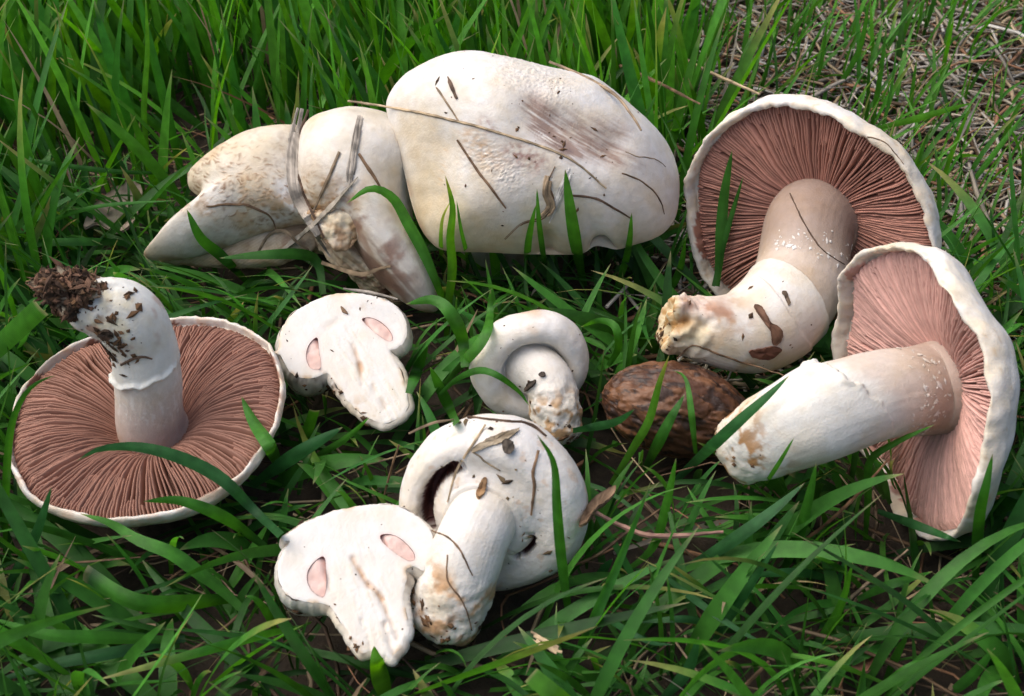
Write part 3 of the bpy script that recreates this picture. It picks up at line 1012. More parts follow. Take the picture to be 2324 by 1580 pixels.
# ---------------------------------------------------------------- two halves of a mushroom cut lengthwise
def cut_half(label, outline, pockets, slits, centre, z, Nn, Rb, seed, dirt, capc, tipc):
    P0 = at_z(centre[0], centre[1], z)
    U = unit(np.cross((0, 0, 1), Nn))
    W = np.cross(Nn, U)
    to2 = lambda pts: np.array([[np.dot(on_plane(x, y, P0, Nn) - P0, U), np.dot(on_plane(x, y, P0, Nn) - P0, W)] for x, y in pts])
    root = thing('mushroom_half', (P0[0], P0[1], 0.0), label, 'cut mushroom', 'halves of a mushroom sliced lengthwise')
    ol = to2(closed(outline, 420))
    ol = ol + 0.00022 * np.stack([fbm(p3(ol[:, 0], ol[:, 1]), 700, 2, seed), fbm(p3(ol[:, 0], ol[:, 1]), 700, 2, seed + 5)], 1)
    pk = [to2(closed(p, 70)) for p in pockets]

    def inside(P, poly):
        x, y = P[:, 0], P[:, 1]
        r = np.zeros(len(P), bool)
        j = len(poly) - 1
        for i in range(len(poly)):
            a, b = poly[i], poly[j]
            if a[1] != b[1]:
                r ^= ((a[1] > y) != (b[1] > y)) & (x < (b[0] - a[0]) * (y - a[1]) / (b[1] - a[1]) + a[0])
            j = i
        return r

    def dist(P, poly):
        Q = np.roll(poly, -1, 0)
        D = Q - poly
        L = (D * D).sum(1)
        best = np.full(len(P), 9.0)
        for k in range(0, len(poly)):
            w = P - poly[k]
            t = np.clip((w @ D[k]) / L[k], 0, 1)
            e = w - t[:, None] * D[k]
            best = np.minimum(best, (e * e).sum(1))
        return np.sqrt(best)

    def fill(loops, holes, h, insets=()):
        pts = [np.vstack(loops + holes)]
        lo, hi = loops[0].min(0), loops[0].max(0)
        gx, gy = np.meshgrid(np.arange(lo[0], hi[0], h), np.arange(lo[1], hi[1], h))
        g = np.stack([gx.ravel(), gy.ravel()], 1)
        g += np.random.default_rng(seed).normal(size=g.shape) * h * .12
        g = g[inside(g, loops[0])]
        g = g[dist(g, loops[0]) > (h * .55 if not insets else insets[-1] * 1.25)]
        for hl in holes:
            g = g[~inside(g, hl)]
            g = g[dist(g, hl) > h * .5]
        pts.append(g)
        T = np.roll(loops[0], -1, 0) - np.roll(loops[0], 1, 0)
        nn = np.stack([-T[:, 1], T[:, 0]], 1)
        nn /= np.linalg.norm(nn, axis=1)[:, None]
        if not inside(loops[0] + nn * 1e-4, loops[0]).mean() > .5:
            nn = -nn
        for s in insets:
            q = loops[0] + nn * s
            q = q[inside(q, loops[0])]
            q = q[dist(q, loops[0]) > s * .93]
            for hl in holes:
                q = q[~inside(q, hl)]
                q = q[dist(q, hl) > h * .5]
            pts.append(q)
        P = np.vstack(pts)
        edges, o = [], 0
        for lp in loops + holes:
            m = len(lp)
            edges += [(o + i, o + (i + 1) % m) for i in range(m)]
            o += m
        sc = 1000.0
        r = delaunay_2d_cdt([Vector(p * sc) for p in P], edges, [], 0, 1e-5)
        V = np.array([v[:] for v in r[0]]) / sc
        F = np.array([f[:] for f in r[2] if len(f) == 3])
        cen = V[F].mean(1)
        ok = inside(cen, loops[0])
        for hl in holes:
            ok &= ~inside(cen, hl)
        return V, F[ok]

    V2, F2 = fill([ol], pk, 0.00055)
    uv = proj(P0 + V2[:, :1] * U + V2[:, 1:] * W)
    db = dist(V2, ol)
    ccap = to2([capc])[0]
    tip = to2([tipc])[0]
    axs = unit(np.append(tip - ccap, 0))[:2]
    lon = (V2 - ccap) @ axs
    lat = (V2 - ccap) @ np.array([-axs[1], axs[0]])
    fib = fbm(p3(lat * 1400, lon * 110), 1, 3, seed)
    instem = sm(.0065, .0045, np.abs(lat) - .03 * np.maximum(lon, 0)) * sm(-.004, .002, lon)
    zf = 0.00006 * fbm(p3(V2[:, 0], V2[:, 1]), 250, 3, seed) + .00012 * fib * (.3 + .7 * instem) - 0.0002 * np.exp(-(db / .0003) ** 2)
    colr = mix(WHITE * .98, CREAM * 1.02, .05 + .35 * fbm(p3(V2[:, 0], V2[:, 1]), 90, 3, seed))
    colr = mix(colr, CREAM * .97, sm(.1, .8, fib) * (.15 + .35 * instem))
    for a, b, w, dp, tn in slits:
        m = seg(uv, a, b, w)
        m = m * np.clip(.65 + .7 * fbm(p3(uv[:, 0], uv[:, 1]), .03, 2, seed), 0, 1)
        zf -= dp * m
        colr = mix(colr, (0.48, 0.29, 0.16), m * min(1, tn * 1.3))
    dp = np.min([dist(V2, p) for p in pk], axis=0)
    colr = mix(colr, (0.66, 0.50, 0.46), np.exp(-(dp / .0008) ** 2) * .5)
    colr = mix(colr, (0.60, 0.44, 0.27), np.exp(-(db / .0009) ** 2) * sm(.1, .5, fbm(p3(uv[:, 0], uv[:, 1]), .02, 3, seed + 3)) * .8)
    for a, b, w, k in dirt:
        colr = mix(colr, TAN, seg(uv, a, b, w) * sm(-.1, .5, fbm(p3(uv[:, 0], uv[:, 1]), .035, 3, seed + 4)) * k)
    Vf = P0 + V2[:, :1] * U + V2[:, 1:] * W + zf[:, None] * Nn
    face = mesh('cut_face', Vf, F2, M_CUT, root, colr)
    Nf = np.repeat(np.asarray(Nn)[None], len(Vf), 0)
    solid(Vf, F2)
    ins = (.00015, .0004, .0008, .0014, .0022, .0032)
    V3, F3 = fill([ol], [], 0.0012, ins)
    d3 = dist(V3, ol)
    s = np.minimum(d3, Rb)
    dep = np.sqrt(np.maximum(2 * s * Rb - s * s, 0))
    dep = dep * (1 + .10 * fbm(p3(V3[:, 0], V3[:, 1]), 120, 3, seed)) + 0.0006
    dep[d3 < 1e-6] = 0.00035
    wall = 0.0105
    wk = lambda P: 1 - .72 * sm(.008, .020, (P - ccap) @ axs)
    T3 = np.roll(ol, -3, 0) - np.roll(ol, 3, 0)
    no = np.stack([T3[:, 1], -T3[:, 0]], 1)
    no /= np.linalg.norm(no, axis=1)[:, None]
    if inside(ol + no * 1e-4, ol).mean() > .5:
        no = -no
    near = np.array([np.argmin(((ol - v) ** 2).sum(1)) for v in V3])
    V3 = V3 + no[near] * (.0014 * np.exp(-d3 / .004))[:, None]
    Vb = P0 + V3[:, :1] * U + V3[:, 1:] * W - ((dep + wall) * wk(V3))[:, None] * Nn
    sk = []
    for dd, oo in ((.00035, 0.0), (.0012, .0006), (.003, .0013), (.006, .0018), (wall * .95, .0014)):
        jo = ol + no * oo
        sk.append(P0 + jo[:, :1] * U + jo[:, 1:] * W - (dd * wk(ol))[:, None] * np.asarray(Nn))
    Vs = np.vstack(sk)
    Fs = grid(5, len(ol)) + len(Vb)
    Vb = np.vstack([Vb, Vs])
    Ns = vnormals(Vs, grid(5, len(ol)))
    Vs2 = Vs + (.0005 * fbm(Vs, 160, 3, seed))[:, None] * np.concatenate([no] * 5) @ np.stack([U, W])
    Vb[-len(Vs):] = Vs2
    if (Ns * (np.concatenate([no] * 5) @ np.stack([U, W]))).sum() < 0:
        Fs = Fs[:, ::-1]
    uvb = proj(Vb)
    cb = mix(WHITE, CREAM, .3 + .4 * fbm(Vb, 80, 3, seed))
    cb = mix(cb, BROWN, sm(.25, .6, fbm(Vb, 150, 3, seed + 1)) * .45)
    for a, b, w, k in dirt:
        cb = mix(cb, DARK, seg(uvb, a, b, w) * sm(-.2, .4, fbm(Vb, 200, 3, 4)) * k)
    back = mesh('skin', Vb, [F3[:, ::-1], Fs], M_FLESH, root, cb)
    solid(Vb, [F3[:, ::-1], Fs])
    for p, pool in zip(pk, pockets):
        # recess wall, and the sliced gill plates sitting a little below the cut face
        m = len(p)
        top = P0 + p[:, :1] * U + p[:, 1:] * W + .0001 * np.asarray(Nn)
        q = p.mean(0) + (p - p.mean(0)) * .975
        bot = P0 + q[:, :1] * U + q[:, 1:] * W - .0022 * np.asarray(Nn)
        Vw = np.vstack([top, bot])
        mesh('pocket_wall', Vw, grid(2, m), M_GILL, face, np.tile([0.36, 0.17, 0.14], (len(Vw), 1)))
        g2, gf = fill([q], [], .0007)
        gl2 = np.abs((g2 - ccap) @ np.array([-axs[1], axs[0]]))
        gz = -.0003 - .0012 * sm(gl2.min() + .0018, gl2.min(), gl2) + .0002 * fbm(p3(g2[:, 0], g2[:, 1]), 500, 2, seed) + .0004 * fbm(p3(g2[:, 0], g2[:, 1]), 160, 2, seed)
        Vg = P0 + g2[:, :1] * U + g2[:, 1:] * W + gz[:, None] * Nn
        mesh('gill_section', Vg, gf, M_CUT, face, mix((0.62, 0.405, 0.35), (0.70, 0.53, 0.47), .5 + .7 * fbm(p3(g2[:, 0], g2[:, 1]), 260, 2, seed)))
    Nb = vnormals(Vb, [F3[:, ::-1], Fs])
    wgt = sum(seg(uv, a, b, w) * k for a, b, w, k in dirt) + .03
    crumbs('soil_crumbs', face, Vf, Nf, wgt, 16, (.00012, .0006), DARK, BROWN, stretch=3, sd=seed)
    wb = sum(seg(uvb, a, b, w) * k for a, b, w, k in dirt) + .02
    crumbs('soil_crumbs', back, Vb, Nb, wb, 60, (.0002, .0012), DARK, BROWN, stretch=2, sd=seed + 1)
    report('cut', P0)


def halves():
    cut_half('half of a sliced white mushroom lying between the upturned mushroom and the small button',
             z6([(112, 520), (150, 500), (152, 430), (180, 355), (240, 272), (320, 220), (420, 172), (520, 146), (620, 140), (720, 150), (820, 175), (900, 218), (955, 280), (978, 350), (978, 420), (950, 470), (905, 500), (872, 515),
                 (905, 570), (940, 640), (962, 720), (982, 800), (988, 875), (955, 930), (900, 962), (840, 985), (790, 975), (725, 948), (655, 895), (595, 835), (545, 768), (505, 712), (470, 660), (435, 668), (370, 690), (300, 690), (240, 662), (195, 610), (160, 545)]),
             [z6([(400, 432), (362, 455), (335, 500), (328, 560), (348, 618), (388, 638), (418, 630), (424, 590), (410, 515)]),
              z6([(690, 308), (740, 300), (800, 322), (850, 362), (882, 410), (884, 448), (850, 450), (800, 418), (740, 368), (702, 332)])],
             [(z6([(630, 480)])[0], z6([(690, 640)])[0], 6, .0006, .9), (z6([(670, 600)])[0], z6([(690, 730)])[0], 5, .0004, .5), (z6([(760, 740)])[0], z6([(840, 880)])[0], 6, .0006, .3),
              (z6([(425, 640)])[0], z6([(560, 780)])[0], 4, .0005, .25), (z6([(420, 400)])[0], z6([(540, 320)])[0], 10, .0003, .18), (z6([(850, 480)])[0], z6([(930, 620)])[0], 4, .0004, .2)],
             (780, 790), .031, unit((0.02, -.42, .905)), .0125, 21,
             [(z6([(300, 720)])[0], z6([(520, 770)])[0], 18, 1.0), (z6([(660, 860)])[0], z6([(760, 930)])[0], 20, .5), (z6([(560, 240)])[0], z6([(760, 235)])[0], 12, .35)], z6([(560, 400)])[0], z6([(880, 960)])[0])
    cut_half('half of a sliced white mushroom touching the thick stem of the round button',
             z7([(148, 778), (165, 800), (196, 810), (160, 850), (130, 920), (124, 970), (134, 1030), (162, 1088), (205, 1122), (265, 1142), (335, 1152), (400, 1160), (436, 1190), (470, 1245), (515, 1310), (550, 1380), (600, 1438),
                 (650, 1425), (700, 1450), (735, 1448), (770, 1470), (790, 1440), (830, 1400), (845, 1350), (868, 1320), (858, 1230), (838, 1130), (845, 1060), (858, 1005), (850, 965), (900, 945), (945, 968), (980, 938), (1002, 880), (1008, 800), (988, 742), (945, 685),
                 (868, 634), (800, 606), (720, 594), (640, 596), (540, 611), (450, 634), (360, 664), (270, 704), (190, 757)]),
             [z7([(372, 892), (322, 932), (294, 982), (294, 1038), (322, 1088), (378, 1120), (398, 1078), (399, 980), (393, 905)]),
              z7([(704, 774), (742, 764), (800, 778), (858, 822), (896, 872), (898, 908), (868, 916), (820, 892), (762, 850), (718, 808)])],
             [(z7([(550, 900)])[0], z7([(640, 1060)])[0], 6, .0007, .7), (z7([(640, 1040)])[0], z7([(720, 1130)])[0], 5, .0006, .9), (z7([(700, 1100)])[0], z7([(800, 1350)])[0], 6, .0009, .55), (z7([(400, 1000)])[0], z7([(440, 1130)])[0], 7, .0007, .15),
              (z7([(730, 1270)])[0], z7([(780, 1440)])[0], 6, .0009, .3), (z7([(600, 1250)])[0], z7([(650, 1400)])[0], 4, .0005, .12)],
             (815, 1300), .031, unit((0.02, -.40, .915)), .0125, 33,
             [(z7([(560, 1370)])[0], z7([(600, 1430)])[0], 14, .7), (z7([(240, 1200)])[0], z7([(270, 1230)])[0], 10, .8)], z7([(560, 850)])[0], z7([(730, 1440)])[0])


# ---------------------------------------------------------------- button mushrooms
def buttons():
    C = at_z(1200, 826, 0.030)
    R = pxm(C, 133)
    n = cdir(.24, -.40, .885)
    root = thing('mushroom', (C[0], C[1], 0.0), 'small closed white button mushroom with short stem, tucked behind the larger button', 'mushroom')
    pr = np.array([(0, -.80), (.12, -.83), (.3, -.79), (.6, -.66), (.85, -.40), (.98, -.10), (1.0, .10), (.96, .27), (.88, .38), (.78, .44), (.68, .44), (.60, .40), (.55, .33), (.51, .24), (.46, .18), (.3, .15), (0, .15)]) * R
    PC = arc_even(cr(pr, 400), 110)
    V, F, s, th = revolve(lambda s, th: (np.interp(s, np.linspace(0, 1, len(PC)), PC[:, 0]) * (1 + .03 * np.sin(2 * th + 1) + .02 * np.sin(3 * th)), np.interp(s, np.linspace(0, 1, len(PC)), PC[:, 1]) * (1 + .05 * np.sin(th + 2))), 150, 220, frame(C, n))
    N = vnormals(V, F)
    F, N = outward(V, F, N)
    V = V + N * (.0006 * fbm(V, 60, 2, 1) + .0001 * fbm(V, 300, 2, 2))[:, None]
    N = vnormals(V, F)
    c = mix(WHITE * 1.03, CREAM, .08 + .3 * fbm(V, 90, 3, 3))
    uv = proj(V)
    c = mix(c, (0.55, 0.38, 0.24), seg(uv, (1190, 702), (1215, 706), 16) * .7 + seg(uv, (1200, 745), (1215, 752), 8) * .35)
    cap = mesh('cap', V, F, M_FLESH, root, c)
    solid(V, F)
    crumbs('soil_crumbs', cap, V, N, sm(0, .6, -(N @ FWD)) + .0, 26, (.00015, .0006), DARK, BROWN, stretch=3, sd=12)
    S = [C - n * .006, C + n * .002] + [at_y(x, y, C[1] + dy) for x, y, dy in ((1242, 866, -.010), (1258, 925, -.017), (1266, 975, -.021))]
    report('m7', C, *S)

    def colb(V, t, th):
        c = mix(WHITE, CREAM, .15 + sm(.55, 1, t) * .6 * sm(-.3, .5, fbm(V, 120, 3, 1)))
        return mix(c, (0.38, 0.22, 0.09), sm(.0, .45, fbm(V, 200, 3, 2)) * sm(.55, .8, t) * .9)
    st, V2, N2, t, th = stem(root, S, [pxm(S[0], 70), pxm(S[1], 62), pxm(S[2], 57), pxm(S[3], 58), pxm(S[4], 56)], colb, lambda V, t, th: .0009 * fbm(V, 200, 3, 5) * sm(.5, .7, t), na=120, nt=110, seed=15)
    crumbs('soil_crumbs', st, V2, N2, sm(.0, .5, -(N2 @ FWD)) * (.06 + sm(.6, 1, t)) + (t > 1.02) * 4, 100, (.00015, .0011), DARK, BROWN, stretch=2.5, sd=14)

    # the larger button with its veil torn open at two places beside the stem
    C = at_z(1118, 1132, 0.031)
    R = pxm(C, 212)
    n = cdir(-.20, -.36, .91)
    root = thing('mushroom', (C[0], C[1], 0.0), 'round white button mushroom with thick stem, torn veil and straw scraps on its cap', 'mushroom')
    fr = frame(C, n)
    dl, dr = cdir(-.93, .36, 0), cdir(.80, -.60, 0)
    axL = math.atan2(np.dot(dl, fr[2]), np.dot(dl, fr[1]))
    axR = math.atan2(np.dot(dr, fr[2]), np.dot(dr, fr[1]))
    ang = lambda th, a: np.mod(th - a + math.pi, 2 * math.pi) - math.pi
    rag = lambda th: .10 * fbm(p3(np.cos(th) * 14, np.sin(th) * 14), 1, 3, 5)
    opening = lambda th: np.clip(sm(1.0, .30, np.abs(ang(th, axL)) + rag(th)), 0, 1)
    slit = lambda th: sm(.44, .16, np.abs(ang(th, axR)) + rag(th))
    head = [(0, -.80), (.3, -.77), (.6, -.64), (.85, -.38), (.98, -.08), (1.0, .14), (.94, .34), (.86, .43)]
    pa = np.array(head + [(.79, .462), (.73, .468), (.70, .466), (.68, .462), (.65, .456), (.60, .45), (.56, .452), (.54, .456), (.52, .462), (.48, .475), (.44, .495), (.40, .52), (.3, .52), (0, .52)]) * R
    pb = np.array(head + [(.79, .45), (.73, .435), (.705, .36), (.695, .18), (.67, .08), (.62, .07), (.59, .12), (.575, .28), (.56, .38), (.50, .45), (.44, .49), (.40, .52), (.3, .52), (0, .52)]) * R
    A = cr(pa, 300)
    pc = np.array(head + [(.79, .462), (.73, .468), (.70, .47), (.68, .47), (.66, .465), (.63, .455), (.61, .43), (.60, .28), (.575, .22), (.55, .24), (.54, .38), (.46, .50), (.3, .52), (0, .52)]) * R
    B = cr(pb, 300)
    Cp = cr(pc, 300)
    sp = np.linspace(0, 1, 300)

    def prof(s, th):
        w = opening(th)
        r = np.interp(s, sp, A[:, 0]) * (1 - w) + np.interp(s, sp, B[:, 0]) * w
        z = np.interp(s, sp, A[:, 1]) * (1 - w) + np.interp(s, sp, B[:, 1]) * w
        r = r + R * .012 * w * fbm(p3(np.cos(th) * 30, np.sin(th) * 30), 1, 2, 9) * sm(.5, .55, r / R) * sm(.8, .72, r / R)
        w2 = slit(th)
        r = r * (1 - w2) + np.interp(s, sp, Cp[:, 0]) * w2
        z = z * (1 - w2) + np.interp(s, sp, Cp[:, 1]) * w2
        k = sm(.35, 1.0, r / R)
        return r * (1 + k * (.02 * np.sin(2 * th + 1) + .018 * np.sin(3 * th + 2) + .03 * np.cos(th - axR + .5))), z * (1 + .04 * np.sin(2 * th))
    V, F, s, th = revolve(prof, 190, 320, fr)
    N = vnormals(V, F)
    F, N = outward(V, F, N)
    w = opening(th)
    lz = ((V - C) @ fr[3]) / R
    lr = np.linalg.norm((V - C) - ((V - C) @ fr[3])[:, None] * fr[3], axis=1) / R
    gl = sm(.38, .27, lz + .05 * fbm(V, 500, 2, 4)) * (lr > .5) * (lr < .80) * (s > .4)
    V = V + N * ((.0007 * fbm(V, 50, 2, 4) + .00015 * fbm(V, 260, 2, 2)) * (1 - gl) + gl * .0005 * np.sin(th * 130))[:, None]
    N = vnormals(V, F)
    c = mix(WHITE * 1.04, CREAM, .06 + .28 * fbm(V, 70, 3, 3))
    uv = proj(V)
    c = mix(c, (0.60, 0.42, 0.28), sm(.42, .7, fbm(V, 200, 3, 6)) * .5)
    c = mix(c, np.array([0.16, 0.062, 0.05]), gl)
    cap = mesh('cap', V, F, M_FLESH, root, c)
    solid(V, F)
    crumbs('soil_crumbs', cap, V, N, sm(0, .6, -(N @ FWD)) * (1 - gl) * .05 + seg(uv, (980, 955), (1230, 970), 14), 70, (.00015, .0010), DARK, (0.25, .18, .1), stretch=3.5, sd=15)
    S = [C - n * .004, C + n * .008] + [at_y(x, y, C[1] + dy) for x, y, dy in ((1076, 1215, -.020), (1042, 1310, -.028), (1008, 1402, -.034))]
    report('m8', C, *S)

    def colg(V, t, th):
        c = mix(WHITE * 1.02, CREAM, .08 + sm(.45, .9, t) * .55 * sm(-.4, .5, fbm(V, 90, 3, 1)))
        c = mix(c, (0.50, 0.29, 0.14), sm(-.05, .5, fbm(V, 120, 4, 2)) * sm(.5, .8, t) * .9)
        return mix(c, BROWN, sm(.3, .6, fbm(V, 200, 3, 7)) * sm(.75, 1, t) * .8)

    def dsp(V, t, th):
        col_ = np.exp(-((t - .25) / .045) ** 2) * .0018
        return col_ + .0008 * fbm(V, 160, 3, 5) * sm(.6, .8, t)
    st, V2, N2, t, th = stem(root, S, [pxm(S[0], 84), pxm(S[1], 82), pxm(S[2], 80), pxm(S[3], 88), pxm(S[4], 84)], colg, dsp, na=200, nt=150, seed=18)
    crumbs('soil_crumbs', st, V2, N2, sm(.0, .5, -(N2 @ FWD)) * (.02 + sm(.8, 1, t)) + (t > 1.03) * 3, 110, (.00015, .0012), DARK, BROWN, stretch=2.5, sd=16)


# ---------------------------------------------------------------- brown ridged nut in the grass
def nut():
    C = at_z(1536, 932, 0.019)
    ax = pxm(C, 172)
    bx = pxm(C, 112)
    X = unit(cdir(.97, -.22, .0))
    Zn = unit((0.0, -.3, .95) - X * np.dot((0.0, -.3, .95), X))
    Y = np.cross(Zn, X)
    a, b = np.meshgrid(np.linspace(0, math.pi, 150), np.linspace(0, 2 * math.pi, 200, endpoint=False), indexing='ij')
    a, b = a.ravel(), b.ravel()
    D = np.stack([np.cos(a), np.sin(a) * np.cos(b), np.sin(a) * np.sin(b)], 1)
    r = 1 + .03 * fbm(D, 1.5, 2, 1)
    gro = fbm(np.stack([D[:, 0] * 1.3, np.cos(b) * 1.9, np.sin(b) * 1.9], 1), 1.4, 3, 4)
    r += .06 * gro * np.sin(a) - .05 * np.exp(-(gro / .06) ** 2) * np.sin(a) + .022 * fbm(D, 6, 4, 6)
    V = C + (D[:, :1] * ax * X + D[:, 1:2] * bx * .95 * Y + D[:, 2:] * bx * .95 * Zn) * r[:, None]
    V[:, 2] = np.maximum(V[:, 2], -0.004)
    F = grid(150, 200)
    N = vnormals(V, F)
    F, N = outward(V, F, N)
    c = mix((0.085, 0.036, 0.018), (0.185, 0.083, 0.037), sm(-.3, .5, gro + .3 * fbm(D, 6, 3, 2)))
    c = mix(c, (0.028, 0.018, 0.015), sm(.05, .35, fbm(np.stack([D[:, 0] * 2.4, D[:, 1] * 3, D[:, 2] * 3], 1), 1.5, 5, 8)) * .85)
    global NUT_C
    NUT_C = C
    o = mesh('nut', V, F, M_NUT, None, c, origin=np.array([C[0], C[1], 0.0]))
    tag(o, 'brown ridged nut with dark mottling lying in the grass beneath the bent stem', 'nut')
    solid(V, F)


upturned()
big_cap()
folded()
bent_stem()
pink_gilled()
halves()
buttons()
nut()
BVH = BVHTree.FromPolygons([Vector(v) for v in np.vstack(SOLID_V)], np.vstack(SOLID_F).tolist(), epsilon=0.0)
# ------------------------------------------------------------------ grass, straw and litter
GREENS = np.array([(0.028, 0.125, 0.016), (0.036, 0.155, 0.018), (0.050, 0.195, 0.020), (0.030, 0.118, 0.034), (0.078, 0.245, 0.022)])
STRAWS = np.array([(0.42, 0.32, 0.20), (0.30, 0.22, 0.14), (0.36, 0.32, 0.27), (0.17, 0.105, 0.06), (0.10, 0.062, 0.040), (0.48, 0.42, 0.33), (0.33, 0.17, 0.095)])


SHOW_V, SHOW_F, show_n = [], [], [0]


def shown(V, F):
    for f in (F if isinstance(F, list) else [F]):
        f = np.asarray(f)
        SHOW_F.append((f if f.shape[1] == 3 else np.vstack([f[:, [0, 1, 2]], f[:, [0, 2, 3]]])) + show_n[0])
    SHOW_V.append(V)
    show_n[0] += len(V)


def hit(px, py):
    d = ray(px, py)
    L = np.linalg.norm(d)
    loc, nor, idx, dist = BVH.ray_cast(Vector(CAM), Vector(d / L))
    return None if loc is None else (dist / L, np.array(nor))


def blade_mesh(Pc, width, side, base_col, tip_yellow=0.0, blunt=False, fold=0.22, patch=None, across=5, root_w=.55):
    """one leaf: ribbon with a keeled mid-rib along the centre line Pc; side = unit vectors across"""
    n = len(Pc)
    s = np.linspace(0, 1, n)
    w = width * (root_w + (1 - root_w) * sm(0, .45, s)) * np.maximum(1 - s ** 3.2, 0) ** .8 if not blunt else width * (root_w + (1 - root_w) * sm(0, .4, s)) * (1 - .15 * s)
    w = np.maximum(w, width * .02)
    T = np.gradient(Pc, axis=0)
    T /= np.linalg.norm(T, axis=1)[:, None] + 1e-12
    Nn = np.cross(T, side)
    u = np.linspace(-1, 1, across)
    V = Pc[:, None, :] + .5 * w[:, None, None] * (u[None, :, None] * side[:, None, :] + fold * (np.abs(u) ** 1.3)[None, :, None] * Nn[:, None, :])
    bu = np.tile(u, n)
    bv = np.repeat(s, across)
    c = np.tile(np.asarray(base_col, float), (n * across, 1))
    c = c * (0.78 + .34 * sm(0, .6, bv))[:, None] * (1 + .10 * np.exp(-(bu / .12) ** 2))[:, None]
    c = mix(c, (0.36, 0.40, 0.06), sm(0.9 - tip_yellow, 1.0, bv) * (.85 if tip_yellow else 0.0))
    c = mix(c, (0.42, 0.35, 0.18), sm(.975, 1.0, bv) * .7)
    if patch is not None:
        c = mix(c, patch[2], np.exp(-((bv - patch[0]) / patch[1]) ** 2) * .85)
    return V.reshape(-1, 3), grid(n, across, wrap_v=False), c, bu, bv


def traced_blade(label, group, pts, wpx, green=1, dy=0.0, front=True, z=None, ty=0.0, blunt=False, roll=0.0, zr=0.0, name='grass_blade', patch=None):
    n = 22
    P2 = arc_even(cr(pts, 120), n)
    s = np.linspace(0, 1, n)
    rise = P2[0, 1] - P2[-1, 1]
    length = np.linalg.norm(np.diff(P2, axis=0), axis=1).sum()
    if z is None and rise > 0.45 * length:
        r0 = at_z(P2[0, 0], P2[0, 1], zr)
        C = np.array([at_y(p[0], p[1], r0[1] + dy * t * t) for p, t in zip(P2, s)])
    else:
        z0, zm, z1_ = z if z is not None else (.006, .024, .016)
        zz = np.interp(s, [0, .5, 1], [z0, zm, z1_])
        zz = np.convolve(np.pad(zz, 3, mode='edge'), np.ones(7) / 7, 'valid')
        C = np.array([at_z(p[0], p[1], q) for p, q in zip(P2, zz)])
    if front:
        zc = np.array([depth(p) for p in C])
        lim = np.full(n, 9.0)
        for i, p in enumerate(P2):
            for dx in (-wpx * .4, 0, wpx * .4):
                h = hit(p[0] + dx, p[1])
                if h:
                    lim[i] = min(lim[i], h[0] - .0065)
        new = np.minimum(zc, lim)
        push = zc - new
        for _ in range(6):
            push = np.maximum(push, np.convolve(np.pad(push, 1, mode='edge'), [.25, .5, .25], 'valid'))
        C = np.array([at_d(p[0], p[1], q) for p, q in zip(P2, zc - push)])
    C[:, 2] = np.maximum(C[:, 2], -.004)
    T = np.gradient(C, axis=0)
    T /= np.linalg.norm(T, axis=1)[:, None]
    r = np.random.default_rng(int(abs(pts[0][0] * 7 + pts[-1][1] * 13)) % 99991)
    view = CAM - C
    view /= np.linalg.norm(view, axis=1)[:, None]
    side = np.cross(T, view)
    side /= np.linalg.norm(side, axis=1)[:, None]
    nn = np.cross(side, T)
    a = (roll or r.uniform(-.5, .5)) + np.linspace(-.3, .3, n) * r.uniform(-1, 1)
    side = side * np.cos(a)[:, None] + nn * np.sin(a)[:, None]
    width = wpx * np.mean([depth(p) for p in C]) * K / max(np.cos(a).mean(), .5)
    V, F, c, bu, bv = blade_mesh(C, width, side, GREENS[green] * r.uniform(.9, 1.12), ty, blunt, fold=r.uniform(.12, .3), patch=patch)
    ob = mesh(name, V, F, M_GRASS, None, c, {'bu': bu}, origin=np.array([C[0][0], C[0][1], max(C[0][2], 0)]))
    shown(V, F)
    return tag(ob, label, 'grass blade', group)


def tube(P, rad, nside=7, flat=1.0, sd=0, kink=.12):
    r = np.random.default_rng(sd)
    n = len(P)
    T = np.gradient(P, axis=0)
    T /= np.linalg.norm(T, axis=1)[:, None]
    view = CAM - P
    side = np.cross(T, view)
    side /= np.linalg.norm(side, axis=1)[:, None]
    nn = np.cross(side, T)
    th = np.linspace(0, 2 * math.pi, nside, endpoint=False)
    rr = rad[:, None] * (1 + kink * r.normal(size=(n, 1)) * .5 + kink * r.normal(size=(1, nside)))
    V = P[:, None] + rr[..., None] * (np.cos(th)[None, :, None] * side[:, None] + flat * np.sin(th)[None, :, None] * nn[:, None])
    V = V.reshape(-1, 3)
    F = grid(n, nside)
    V = np.vstack([V, P[:1], P[-1:]])
    j = np.arange(nside)
    e0 = np.stack([(j + 1) % nside, j, np.full(nside, n * nside)], 1)
    e1 = np.stack([(n - 1) * nside + j, (n - 1) * nside + (j + 1) % nside, np.full(nside, n * nside + 1)], 1)
    return V, [F, np.vstack([e0, e1])]


